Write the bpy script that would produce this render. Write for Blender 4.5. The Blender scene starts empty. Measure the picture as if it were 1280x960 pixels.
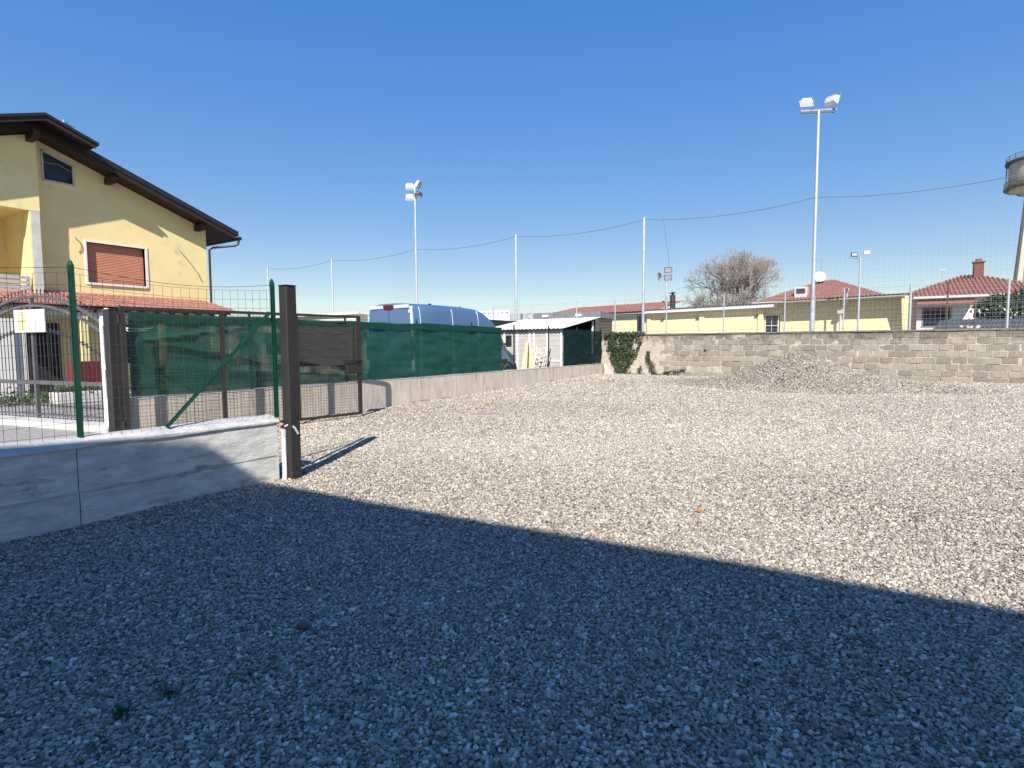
import bpy, bmesh, math, random
import numpy as np
from mathutils import Vector, Matrix, noise as mnoise
random.seed(7); rng = np.random.default_rng(7)
S = bpy.context.scene; C = S.collection
R = math.radians; PI = math.pi
# ------------------------------------------------------------ camera
EYE = 1.45; YAW = R(32.9)
cd = bpy.data.cameras.new('camera'); cam = bpy.data.objects.new('camera', cd); C.objects.link(cam)
cd.sensor_width = 36; cd.lens = 36*704/1280; cd.clip_start = 0.05; cd.clip_end = 3000
cam.matrix_world = Matrix.Translation((0, 0, EYE)) @ Matrix.Rotation(YAW, 4, 'Z') @ Matrix.Rotation(PI/2-R(3.98), 4, 'X') @ Matrix.Rotation(R(-0.33), 4, 'Z')
S.camera = cam
# ------------------------------------------------------------ light
SUN_EL = R(38.3); SUN_DIR = Vector((0.467, -0.884, 0)).normalized()
w = bpy.data.worlds.new('World'); S.world = w; w.use_nodes = True
wn = w.node_tree.nodes; wl = w.node_tree.links
bg = wn['Background']; sky = wn.new('ShaderNodeTexSky'); sky.sky_type = 'NISHITA'; sky.sun_disc = False
sky.sun_elevation = SUN_EL; sky.sun_rotation = math.atan2(SUN_DIR.x, SUN_DIR.y)
sky.air_density = 1.15; sky.dust_density = 0.12; sky.ozone_density = 3.0; sky.altitude = 100
hsv = wn.new('ShaderNodeHueSaturation'); hsv.inputs['Saturation'].default_value = 2.56; hsv.inputs['Hue'].default_value = .522
gm = wn.new('ShaderNodeGamma'); gm.inputs[1].default_value = .37; gs = wn.new('ShaderNodeVectorMath'); gs.operation = 'SCALE'; gs.inputs['Scale'].default_value = 2.95
wl.new(sky.outputs[0], gm.inputs[0]); wl.new(gm.outputs[0], gs.inputs[0]); wl.new(gs.outputs[0], hsv.inputs['Color']); wl.new(hsv.outputs[0], bg.inputs[0]); bg.inputs[1].default_value = 0.095
sd = bpy.data.lights.new('sun', 'SUN'); sun = bpy.data.objects.new('sun', sd); C.objects.link(sun)
sd.energy = 5.0; sd.angle = R(0.53); sd.color = (1.0, 0.95, 0.885)
sv = Vector((SUN_DIR.x*math.cos(SUN_EL), SUN_DIR.y*math.cos(SUN_EL), math.sin(SUN_EL)))
sun.rotation_euler = sv.to_track_quat('Z', 'Y').to_euler(); sun.location = sv*60
S.view_settings.view_transform = 'Standard'; S.view_settings.look = 'None'
S.view_settings.gamma = 1; S.view_settings.exposure = 0.55
S.render.engine = 'CYCLES'
S.cycles.max_bounces = 8; S.cycles.transparent_max_bounces = 24
# ------------------------------------------------------------ materials
def nmat(name):
    m = bpy.data.materials.new(name); m.use_nodes = True
    t = m.node_tree; b = t.nodes['Principled BSDF']
    return m, t.nodes, t.links, b
def mat(name, c1, c2=None, rough=0.8, scale=4, detail=6, bump=0.0, bscale=40, metal=0.0, spec=0.3, stretch=(1, 1, 1), c3=None, s3=1.5, t3=0.55, objrand=0.0, coat=0.0):
    """noise mix of two colours, optional third patchy stain colour, bump, per-object tone"""
    m, N, L, b = nmat(name)
    b.inputs['Roughness'].default_value = rough; b.inputs['Metallic'].default_value = metal
    b.inputs['Specular IOR Level'].default_value = spec
    if coat: b.inputs['Coat Weight'].default_value = coat; b.inputs['Coat Roughness'].default_value = 0.05
    c2 = c2 or tuple(x*0.8 for x in c1)
    tc = N.new('ShaderNodeTexCoord'); mp = N.new('ShaderNodeMapping'); mp.inputs['Scale'].default_value = stretch
    L.new(tc.outputs['Object'], mp.inputs[0])
    no = N.new('ShaderNodeTexNoise'); no.inputs['Scale'].default_value = scale; no.inputs['Detail'].default_value = detail; no.inputs['Roughness'].default_value = 0.65
    L.new(mp.outputs[0], no.inputs[0])
    cr = N.new('ShaderNodeValToRGB'); cr.color_ramp.elements[0].position = 0.35; cr.color_ramp.elements[1].position = 0.65
    cr.color_ramp.elements[0].color = (*c2, 1); cr.color_ramp.elements[1].color = (*c1, 1)
    L.new(no.outputs[0], cr.inputs[0]); out = cr.outputs[0]
    if c3:
        n3 = N.new('ShaderNodeTexNoise'); n3.inputs['Scale'].default_value = s3; n3.inputs['Detail'].default_value = 8; n3.inputs['Roughness'].default_value = 0.7
        L.new(mp.outputs[0], n3.inputs[0])
        r3 = N.new('ShaderNodeMapRange'); r3.inputs[1].default_value = t3; r3.inputs[2].default_value = t3+0.12
        L.new(n3.outputs[0], r3.inputs[0])
        mx = N.new('ShaderNodeMix'); mx.data_type = 'RGBA'; L.new(r3.outputs[0], mx.inputs[0]); L.new(out, mx.inputs[6]); mx.inputs[7].default_value = (*c3, 1)
        out = mx.outputs[2]
    if objrand:
        oi = N.new('ShaderNodeObjectInfo'); rr = N.new('ShaderNodeMapRange'); rr.inputs[3].default_value = 1-objrand; rr.inputs[4].default_value = 1+objrand
        L.new(oi.outputs['Random'], rr.inputs[0])
        vm = N.new('ShaderNodeVectorMath'); vm.operation = 'SCALE'; L.new(out, vm.inputs[0]); L.new(rr.outputs[0], vm.inputs['Scale']); out = vm.outputs[0]
    L.new(out, b.inputs['Base Color'])
    if bump:
        nb = N.new('ShaderNodeTexNoise'); nb.inputs['Scale'].default_value = bscale; nb.inputs['Detail'].default_value = 5
        L.new(mp.outputs[0], nb.inputs[0])
        bp = N.new('ShaderNodeBump'); bp.inputs['Strength'].default_value = 0.6; bp.inputs['Distance'].default_value = bump
        L.new(nb.outputs[0], bp.inputs['Height']); L.new(bp.outputs[0], b.inputs['Normal'])
    return m
def gravel_sheet_mat():
    m, N, L, b = nmat('gravel_sheet'); b.inputs['Roughness'].default_value = 0.85; b.inputs['Specular IOR Level'].default_value = 0.15
    tc = N.new('ShaderNodeTexCoord')
    v = N.new('ShaderNodeTexVoronoi'); v.inputs['Scale'].default_value = 42
    L.new(tc.outputs['Object'], v.inputs[0])
    sp = N.new('ShaderNodeSeparateColor'); L.new(v.outputs['Color'], sp.inputs[0])
    cr = N.new('ShaderNodeValToRGB'); e = cr.color_ramp.elements
    e[0].position = 0; e[0].color = (.10, .10, .105, 1); e[1].position = 1; e[1].color = (.70, .68, .64, 1)
    for p, c in ((.25, (.26, .225, .18)), (.6, (.39, .335, .27)), (.85, (.51, .445, .365))):
        q = e.new(p); q.color = (*c, 1)
    L.new(sp.outputs[0], cr.inputs[0])
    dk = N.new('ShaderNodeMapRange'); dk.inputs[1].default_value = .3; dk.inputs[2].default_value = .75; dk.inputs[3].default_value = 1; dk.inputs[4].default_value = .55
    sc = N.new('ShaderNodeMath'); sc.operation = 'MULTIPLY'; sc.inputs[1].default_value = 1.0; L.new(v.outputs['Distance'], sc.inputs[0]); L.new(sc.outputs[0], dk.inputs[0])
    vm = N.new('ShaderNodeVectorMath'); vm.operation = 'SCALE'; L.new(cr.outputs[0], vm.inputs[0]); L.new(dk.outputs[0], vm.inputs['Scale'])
    L.new(vm.outputs[0], b.inputs['Base Color'])
    bp = N.new('ShaderNodeBump'); bp.invert = True; bp.inputs['Strength'].default_value = 1; bp.inputs['Distance'].default_value = 0.012
    L.new(v.outputs['Distance'], bp.inputs['Height']); L.new(bp.outputs[0], b.inputs['Normal'])
    return m
def pebble_mat():
    m, N, L, b = nmat('pebble_stone'); b.inputs['Roughness'].default_value = 0.75; b.inputs['Specular IOR Level'].default_value = 0.2
    a = N.new('ShaderNodeAttribute'); a.attribute_type = 'INSTANCER'; a.attribute_name = 'tone'
    cr = N.new('ShaderNodeValToRGB'); e = cr.color_ramp.elements
    e[0].position = 0; e[0].color = (.09, .083, .072, 1); e[1].position = 1; e[1].color = (.80, .74, .66, 1)
    for p, c in ((.14, (.21, .18, .145)), (.3, (.315, .272, .215)), (.42, (.365, .305, .235)), (.5, (.395, .353, .295)), (.62, (.49, .425, .34)), (.74, (.545, .48, .40)), (.82, (.52, .43, .325)), (.92, (.70, .62, .52))):
        q = e.new(p); q.color = (*c, 1)
    L.new(a.outputs['Fac'], cr.inputs[0])
    tc = N.new('ShaderNodeTexCoord'); no = N.new('ShaderNodeTexNoise'); no.inputs['Scale'].default_value = 1.4; no.inputs['Detail'].default_value = 4
    L.new(tc.outputs['Object'], no.inputs[0])
    r = N.new('ShaderNodeMapRange'); r.inputs[1].default_value = .3; r.inputs[2].default_value = .7; r.inputs[3].default_value = .84; r.inputs[4].default_value = 1.14; L.new(no.outputs[0], r.inputs[0])
    vm = N.new('ShaderNodeVectorMath'); vm.operation = 'SCALE'; L.new(cr.outputs[0], vm.inputs[0]); L.new(r.outputs[0], vm.inputs['Scale'])
    L.new(vm.outputs[0], b.inputs['Base Color'])
    return m
def net_mat(name, col, alpha, ws=300):
    m, N, L, b = nmat(name); b.inputs['Base Color'].default_value = (*col, 1); b.inputs['Roughness'].default_value = .7; b.inputs['Specular IOR Level'].default_value = .15
    tr = N.new('ShaderNodeBsdfTranslucent'); tr.inputs[0].default_value = (*[c*1.2 for c in col], 1)
    m1 = N.new('ShaderNodeMixShader'); m1.inputs[0].default_value = .35; L.new(b.outputs[0], m1.inputs[1]); L.new(tr.outputs[0], m1.inputs[2])
    tp = N.new('ShaderNodeBsdfTransparent')
    tc = N.new('ShaderNodeTexCoord'); no = N.new('ShaderNodeTexNoise'); no.inputs['Scale'].default_value = 3; no.inputs['Detail'].default_value = 5
    L.new(tc.outputs['Object'], no.inputs[0])
    r = N.new('ShaderNodeMapRange'); r.inputs[1].default_value = .3; r.inputs[2].default_value = .7; r.inputs[3].default_value = alpha-.07; r.inputs[4].default_value = alpha+.06; L.new(no.outputs[0], r.inputs[0])
    m2 = N.new('ShaderNodeMixShader'); L.new(r.outputs[0], m2.inputs[0]); L.new(tp.outputs[0], m2.inputs[1]); L.new(m1.outputs[0], m2.inputs[2])
    L.new(m2.outputs[0], N['Material Output'].inputs[0])
    return m
M = {}
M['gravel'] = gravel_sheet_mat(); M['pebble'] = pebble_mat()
M['earth'] = mat('pale_earth', (.36, .33, .28), (.25, .22, .18), scale=1.2, bump=.02, bscale=30, c3=(.16, .17, .09), s3=.5, t3=.6)
M['cobble'] = mat('cobble_drive', (.42, .38, .35), (.24, .22, .21), scale=9, bump=.02, bscale=14)
M['conc_near'] = mat('board_marked_concrete', (.72, .70, .63), (.46, .45, .415), scale=6, stretch=(1, .7, 2.2), bump=.010, bscale=22, c3=(.27, .265, .25), s3=3.4, t3=.555, detail=12, objrand=.05)
M['mortar_cap'] = mat('white_mortar', (.58, .56, .52), (.44, .42, .39), scale=7, bump=.01, bscale=30)
M['conc_far'] = mat('stained_concrete', (.66, .57, .47), (.47, .39, .31), scale=5, stretch=(1, 2.2, .35), bump=.004, bscale=12, c3=(.33, .25, .185), s3=1.7, t3=.58, detail=9)
M['conc_edge'] = mat('pale_concrete_edge', (.58, .54, .48), (.46, .42, .37), scale=5)
M['conc_pale'] = mat('pale_concrete', (.60, .58, .54), (.48, .46, .43), scale=3, bump=.004)
M['block'] = mat('tuff_block', (.34, .295, .235), (.225, .195, .155), scale=7, bump=.010, bscale=14, c3=(.14, .125, .105), s3=1.6, t3=.60, objrand=.22)
M['block_mortar'] = mat('block_mortar', (.54, .475, .385), (.38, .32, .25), scale=7, bump=.012, bscale=40, c3=(.27, .22, .16), s3=1.6, t3=.60)
def weathered(m, z0=1.5, z1=1.86):
    """dark lichen band creeping down from the coping in uneven patches (dirt that stays put)"""
    N = m.node_tree.nodes; L = m.node_tree.links; b = N['Principled BSDF']; src = b.inputs['Base Color'].links[0].from_socket
    g = N.new('ShaderNodeNewGeometry'); sp = N.new('ShaderNodeSeparateXYZ'); L.new(g.outputs['Position'], sp.inputs[0])
    no = N.new('ShaderNodeTexNoise'); no.inputs['Scale'].default_value = 2.6; no.inputs['Detail'].default_value = 8; no.inputs['Roughness'].default_value = .75; L.new(g.outputs['Position'], no.inputs[0])
    a = N.new('ShaderNodeMath'); a.operation = 'MULTIPLY_ADD'; a.inputs[1].default_value = 1.9; L.new(no.outputs[0], a.inputs[0]); L.new(sp.outputs[2], a.inputs[2])
    r = N.new('ShaderNodeMapRange'); r.inputs[1].default_value = z0+.88; r.inputs[2].default_value = z1+.96; r.inputs[4].default_value = .8; L.new(a.outputs[0], r.inputs[0])
    mx = N.new('ShaderNodeMix'); mx.data_type = 'RGBA'; L.new(r.outputs[0], mx.inputs[0]); L.new(src, mx.inputs[6]); mx.inputs[7].default_value = (.095, .085, .072, 1); L.new(mx.outputs[2], b.inputs['Base Color'])
weathered(M['block']); weathered(M['block_mortar'])
M['coping'] = mat('dark_coping', (.24, .215, .19), (.13, .115, .105), scale=6, bump=.012, bscale=25)
M['post_steel'] = mat('brown_grey_steel', (.034, .029, .027), (.020, .017, .016), rough=.55, scale=5, stretch=(1, 1, .5), c3=(.075, .062, .054), s3=3, t3=.62, spec=.4)
M['gate_steel'] = mat('dark_brown_steel', (.038, .027, .024), (.024, .018, .016), rough=.5, scale=9, spec=.4)
M['mesh_rust'] = mat('brown_wire', (.05, .038, .03), (.035, .026, .02), rough=.6, scale=9)
M['green_steel'] = mat('green_plastic_coated_steel', (.004, .062, .031), (.003, .045, .022), rough=.38, scale=3, spec=.5)
M['green_wire'] = mat('dark_green_wire', (.035, .06, .045), rough=.5)
M['net'] = net_mat('green_shade_net', (.017, .090, .066), .955)
M['net_darkened'] = net_mat('darkened_green_shade_net', (.010, .036, .036), .93)  # green net, with the dim shed interior behind it put into the colour
M['galv'] = mat('galvanised_steel', (.52, .54, .56), (.42, .44, .46), rough=.5, metal=.35, scale=5, spec=.5)
M['galv_dull'] = mat('dull_grey_steel', (.34, .34, .34), (.25, .25, .25), rough=.6, scale=5)
M['rust'] = mat('rusty_steel', (.15, .085, .055), (.08, .05, .038), rough=.8, scale=9)
M['ball_net'] = mat('grey_cord', (.16, .19, .22), rough=.8)
M['lamp_white'] = mat('white_lamp_housing', (.80, .80, .78), (.72, .72, .70), rough=.4)
M['lamp_grey'] = mat('grey_lamp_housing', (.05, .05, .055), (.035, .035, .04), rough=.4)
M['lamp_glass'] = mat('lamp_glass', (.45, .46, .48), (.3, .3, .32), rough=.1, spec=.8)
M['yellow'] = mat('pale_yellow_plaster', (.84, .69, .34), (.77, .62, .30), scale=1.2, bump=.004, bscale=60, c3=(.55, .48, .32), s3=1.3, t3=.58)
M['yellow_b'] = mat('cream_plaster', (.86, .74, .42), (.80, .68, .38), scale=1.0, bump=.004, bscale=60, c3=(.64, .57, .36), s3=.7, t3=.64)
def block_joints(m, w_=.5, h_=.25):
    """painted blockwork: slightly recessed, duller joints"""
    N = m.node_tree.nodes; L = m.node_tree.links; b = N['Principled BSDF']; src = b.inputs['Base Color'].links[0].from_socket
    tc = N.new('ShaderNodeTexCoord'); sp = N.new('ShaderNodeSeparateXYZ'); cb = N.new('ShaderNodeCombineXYZ'); L.new(tc.outputs['Object'], sp.inputs[0]); L.new(sp.outputs[0], cb.inputs[0]); L.new(sp.outputs[2], cb.inputs[1])
    br = N.new('ShaderNodeTexBrick'); br.inputs['Scale'].default_value = 1; br.inputs['Brick Width'].default_value = w_; br.inputs['Row Height'].default_value = h_; br.inputs['Mortar Size'].default_value = .012; br.inputs['Mortar Smooth'].default_value = .3
    L.new(cb.outputs[0], br.inputs[0]); mx = N.new('ShaderNodeMix'); mx.data_type = 'RGBA'; mx.blend_type = 'MULTIPLY'
    mm = N.new('ShaderNodeMath'); mm.operation = 'MULTIPLY'; mm.inputs[1].default_value = .75; L.new(br.outputs['Fac'], mm.inputs[0]); L.new(mm.outputs[0], mx.inputs[0]); L.new(src, mx.inputs[6]); mx.inputs[7].default_value = (.55, .52, .42, 1); L.new(mx.outputs[2], b.inputs['Base Color'])
block_joints(M['yellow_b'])
M['plaster_w'] = mat('worn_white_plaster', (.60, .57, .52), (.48, .45, .42), scale=3)
M['wood_dark'] = mat('dark_brown_wood', (.038, .022, .017), (.024, .014, .011), rough=.6, scale=4, stretch=(3, 1, 1))
M['fascia'] = mat('dark_metal_flashing', (.022, .019, .019), (.016, .014, .014), rough=.35, scale=5, spec=.5)
M['shutter'] = mat('orange_brown_shutter', (.66, .29, .17), (.58, .25, .15), rough=.5, scale=3)
M['white'] = mat('white_paint', (.78, .77, .74), (.68, .67, .64), rough=.55, scale=3)
M['white_sheet'] = mat('white_sheet_metal', (.74, .74, .72), (.64, .64, .62), rough=.45, scale=1.5)
M['cream_panel'] = mat('cream_wood_panel', (.50, .48, .43), (.42, .40, .36), rough=.7, scale=3, stretch=(1, 1, 5))
M['cream'] = mat('cream_yellow_plastic', (.74, .64, .40), (.62, .53, .32), rough=.5, scale=4)
M['glass_dark'] = mat('dark_window_glass', (.02, .025, .04), (.015, .018, .028), rough=.06, spec=.7, scale=1)
M['mosquito'] = mat('bluish_insect_screen', (.035, .045, .075), (.022, .028, .045), rough=.35, scale=1.5)
M['tile'] = mat('terracotta_tile', (.40, .185, .135), (.25, .11, .085), scale=6, bump=.01, bscale=20, c3=(.46, .27, .20), s3=4, t3=.6)
M['tile_far'] = mat('weathered_red_tile', (.31, .135, .10), (.21, .09, .07), scale=3, bump=.03, bscale=14, c3=(.30, .17, .13), s3=2, t3=.6)
M['roof_grey'] = mat('grey_corrugated_sheet', (.20, .20, .20), (.13, .13, .135), rough=.7, scale=4)
M['roof_dark'] = mat('dark_grey_corrugated_sheet', (.085, .095, .10), (.055, .06, .065), rough=.7, scale=4)
M['brown_wall'] = mat('dark_brown_fascia', (.085, .07, .062), (.06, .05, .045), rough=.6)
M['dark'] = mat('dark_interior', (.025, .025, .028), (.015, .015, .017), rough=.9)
M['brown_panel'] = mat('grey_brown_board', (.062, .060, .054), (.042, .041, .038), rough=.75, scale=5, stretch=(1, .5, 4), objrand=.12)
M['van'] = mat('silver_blue_van_paint', (.095, .17, .29), (.088, .16, .275), rough=.35, metal=.2, spec=.4, scale=1, coat=.25)
M['van_light'] = mat('pale_van_trim', (.60, .68, .76), (.56, .64, .72), rough=.3, metal=.2, coat=.4)
M['van_dark'] = mat('black_trim', (.02, .02, .022), rough=.5)
M['tyre'] = mat('tyre_rubber', (.02, .02, .02), rough=.85)
M['red_lamp'] = mat('red_lamp_plastic', (.13, .008, .01), (.09, .006, .008), rough=.2, spec=.6)
M['maroon'] = mat('dark_red_paint', (.16, .022, .026), (.12, .018, .02), rough=.4)
M['pvc'] = mat('white_pvc', (.80, .80, .80), (.72, .72, .73), rough=.4)
M['pink'] = mat('pale_red_plastic', (.55, .22, .20), rough=.5)
M['ivy'] = mat('ivy_leaf', (.075, .095, .045), (.035, .05, .022), rough=.6, scale=8, spec=.4, c3=(.12, .12, .07), s3=9, t3=.6)
M['thuja'] = mat('evergreen_leaf', (.045, .075, .038), (.02, .038, .018), rough=.7, scale=3)
M['weed'] = mat('grass_blade', (.065, .11, .03), (.04, .07, .02), rough=.6, scale=9)
M['bark'] = mat('pale_bark', (.33, .29, .26), (.22, .19, .17), scale=5)
M['stem'] = mat('brown_stem', (.14, .11, .08), (.09, .07, .05), scale=9)
M['iron'] = mat('dark_wrought_iron', (.045, .04, .042), (.03, .026, .028), rough=.45, scale=6, spec=.5)
M['iron_grey'] = mat('grey_painted_iron', (.13, .12, .125), (.09, .085, .09), rough=.45, scale=6)
M['print_yellow'] = mat('yellow_print', (.60, .48, .12), rough=.6)
M['tower'] = mat('water_tower_concrete', (.52, .47, .36), (.42, .37, .29), scale=.5, stretch=(1, 1, .4), c3=(.33, .28, .22), s3=.35, t3=.6)
M['tower_dark'] = mat('water_tower_rim', (.16, .13, .11), (.11, .09, .08), scale=1)
M['brick_red'] = mat('red_chimney_brick', (.20, .085, .065), (.15, .065, .05), scale=8)
M['wall_white'] = mat('bright_white_wall', (.76, .74, .68), (.68, .66, .60), scale=1)
M['leaf_orange'] = mat('dry_orange_leaf', (.55, .22, .06), rough=.7)
M['cover'] = mat('pinkish_cover', (.40, .30, .26), (.33, .25, .22), scale=10)
M['house_plaster'] = mat('warm_house_plaster', (.55, .50, .42), (.50, .45, .38), scale=1.5)
# ------------------------------------------------------------ mesh helpers
class MB:
    def __init__(s): s.v = []; s.f = []
    def add(s, vs, fs):
        o = len(s.v); s.v += [tuple(p) for p in vs]; s.f += [tuple(i+o for i in f) for f in fs]; return s
    def box(s, x0, x1, y0, y1, z0, z1, T=None):
        vs = [Vector(p) for p in ((x0,y0,z0),(x1,y0,z0),(x1,y1,z0),(x0,y1,z0),(x0,y0,z1),(x1,y0,z1),(x1,y1,z1),(x0,y1,z1))]
        if T is not None: vs = [T @ p for p in vs]
        return s.add(vs, [(3,2,1,0),(4,5,6,7),(0,1,5,4),(1,2,6,5),(2,3,7,6),(3,0,4,7)])
    def tube(s, pts, r, n=8, cap=True, r2=None):
        pts = [Vector(p) for p in pts]; k = len(pts)
        rs = [r if r2 is None else r+(r2-r)*i/(k-1) for i in range(k)]
        vs = []; pa = None
        for i, p in enumerate(pts):
            d = (pts[min(i+1, k-1)]-pts[max(i-1, 0)]).normalized()
            if pa is None: a = d.orthogonal().normalized()
            else:
                a = pa-d*pa.dot(d); a = a.normalized() if a.length > 1e-6 else d.orthogonal().normalized()
            pa = a; b = d.cross(a)
            for j in range(n):
                t = 2*PI*j/n+PI/n; vs.append(p+(a*math.cos(t)+b*math.sin(t))*rs[i])
        fs = [(i*n+j, i*n+(j+1) % n, (i+1)*n+(j+1) % n, (i+1)*n+j) for i in range(k-1) for j in range(n)]
        if cap: fs += [tuple(range(n))[::-1], tuple((k-1)*n+j for j in range(n))]
        return s.add(vs, fs)
    def bar(s, a, b, wx, wz, up=(0, 0, 1)):
        a = Vector(a); b = Vector(b); d = (b-a).normalized(); u = Vector(up)
        if abs(d.dot(u)) > .98: u = Vector((0, 1, 0))
        x = d.cross(u).normalized(); u = x.cross(d)
        vs = [p+x*sx*wx/2+u*sz*wz/2 for p in (a, b) for sx, sz in ((-1,-1),(1,-1),(1,1),(-1,1))]
        return s.add(vs, [(0,1,2,3),(7,6,5,4),(0,4,5,1),(1,5,6,2),(2,6,7,3),(3,7,4,0)])
    def lathe(s, prof, n=24, c=(0, 0, 0), a0=0, a1=2*PI):
        full = abs(a1-a0-2*PI) < 1e-6; m = n if full else n+1; vs = []
        for r, z in prof:
            for j in range(m):
                t = a0+(a1-a0)*j/n; vs.append((c[0]+r*math.cos(t), c[1]+r*math.sin(t), c[2]+z))
        fs = [(i*m+j, i*m+(j+1) % m, (i+1)*m+(j+1) % m, (i+1)*m+j) for i in range(len(prof)-1) for j in range(n)]
        return s.add(vs, fs)
    def grid(s, f, nu, nv):
        vs = [f(i/nu, j/nv) for j in range(nv+1) for i in range(nu+1)]
        return s.add(vs, [(j*(nu+1)+i, j*(nu+1)+i+1, (j+1)*(nu+1)+i+1, (j+1)*(nu+1)+i) for j in range(nv) for i in range(nu)])
    def poly(s, pts, ext):
        """polygon pts extruded by vector ext"""
        pts = [Vector(p) for p in pts]; n = len(pts); e = Vector(ext)
        vs = pts+[p+e for p in pts]
        return s.add(vs, [tuple(range(n))[::-1], tuple(range(n, 2*n))]+[(i, (i+1) % n, n+(i+1) % n, n+i) for i in range(n)])
    def mesh(s, name, m, smooth=False, bevel=0):
        me = bpy.data.meshes.new(name); me.from_pydata(s.v, [], s.f); me.validate()
        bm = bmesh.new(); bm.from_mesh(me)
        lv = [v for v in bm.verts if not v.link_faces]
        if lv: bmesh.ops.delete(bm, geom=lv, context='VERTS')
        if bevel:
            bmesh.ops.bevel(bm, geom=[e for e in bm.edges if len(e.link_faces) == 2 and e.calc_face_angle(0) > .6], offset=bevel, segments=1, affect='EDGES')
        if len(bm.faces) < 60000: bmesh.ops.recalc_face_normals(bm, faces=bm.faces)
        bm.to_mesh(me); bm.free()
        if smooth: me.polygons.foreach_set('use_smooth', [True]*len(me.polygons))
        me.materials.append(m); return me
    def build(s, name, m, parent=None, smooth=False, bevel=0, kind=None):
        o = bpy.data.objects.new(name, s.mesh(name, m, smooth, bevel)); C.objects.link(o)
        if smooth:
            try: o.data.set_sharp_from_angle(angle=R(40))
            except Exception: pass
        if parent: o.parent = parent
        if kind: o['kind'] = kind
        return o
def tag(o, label, cat, group=None):
    o['label'] = label; o['category'] = cat
    if group: o['group'] = group
    return o
def thing(name, label, cat, loc=(0, 0, 0), rz=0, group=None):
    o = bpy.data.objects.new(name, None); C.objects.link(o); o.empty_display_size = .2
    o.location = loc; o.rotation_euler = (0, 0, rz); return tag(o, label, cat, group)
def part(name, mb, m, parent, **k): return mb.build(name, m, parent, **k)
def share(o, parent, loc=(0, 0, 0), rot=(0, 0, 0), scale=(1, 1, 1)):
    c = o.copy(); C.objects.link(c); c.parent = parent; c.location = loc; c.rotation_euler = rot; c.scale = scale; return c
def nz(x, y, z=0): return mnoise.noise((x, y, z))
# ------------------------------------------------------------ ground
def gz(x, y):
    x = np.asarray(x, float); y = np.asarray(y, float)
    t = np.clip((y-8.5)/12.5, 0, 1)
    return .012+.2*t*t*(3-2*t)+.010*(np.sin(x*.9+1.3*np.sin(y*.5))+1)*.8+.007*(np.sin(y*2.3+x*1.1)+1)+.004*(np.sin(x*5.1-y*3.7)+1)
PX, PY = -2.16, 19.0
def pile_h(x, y):
    dx = (np.asarray(x, float)-PX); dy = (np.asarray(y, float)-PY)
    wx = np.where(dx > 0, 1.75, 1.42)
    r2 = (dx/wx)**2+(dy/1.45)**2
    h = .95*np.exp(-np.power(r2, .86)); h = h+.13*np.exp(-(((dx-2.6)/1.9)**2+((dy+.4)/1.2)**2))+.05*np.exp(-(((dx+2.4)/1.3)**2+((dy+.6)/1.)**2))
    return h-.03+.02*np.sin(dx*4+dy*2)*np.exp(-r2*.6)
g = MB(); g.grid(lambda u, v: (-700+1400*u, -700+1400*v, -.02), 8, 8)
o = g.build('ground', M['earth']); o['kind'] = 'structure'
xs = np.arange(-9.49, 14.01, .16); ys = np.arange(-3.2, 21.75, .16)
X, Y = np.meshgrid(xs, ys); Z = gz(X, Y)
nx = len(xs); vs = np.stack([X.ravel(), Y.ravel(), Z.ravel()], 1)
fs = [(j*nx+i, j*nx+i+1, (j+1)*nx+i+1, (j+1)*nx+i) for j in range(len(ys)-1) for i in range(nx-1) if not (xs[i] < -5.5 and ys[j] < 3.45)]
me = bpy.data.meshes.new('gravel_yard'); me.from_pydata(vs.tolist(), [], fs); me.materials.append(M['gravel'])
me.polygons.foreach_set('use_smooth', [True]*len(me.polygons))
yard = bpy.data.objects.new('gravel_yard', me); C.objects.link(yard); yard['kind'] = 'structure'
dr = MB(); dr.grid(lambda u, v: (-32+26.4*u, -12+26*v, -.008), 4, 4); dr.build('driveway', M['cobble'])['kind'] = 'structure'
# gravel pile
pg = MB()
n_ = 60
vs = []; idx = {}
for j in range(n_+1):
    for i in range(n_+1):
        x = PX-4.2+9.2*i/n_; y = PY-3.2+5.9*j/n_; h = float(pile_h(x, y)); vs.append((x, y, float(gz(x, y))+h))
fs = []
for j in range(n_):
    for i in range(n_):
        q = (j*(n_+1)+i, j*(n_+1)+i+1, (j+1)*(n_+1)+i+1, (j+1)*(n_+1)+i)
        if max(vs[k][2]-float(gz(vs[k][0], vs[k][1])) for k in q) > -.01: fs.append(q)
pg.add(vs, fs)
pile = thing('gravel_pile', 'mound of loose pale gravel heaped against the block wall', 'gravel pile', (0, 0, 0))
part('mound', pg, M['gravel'], pile, smooth=True)
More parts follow.
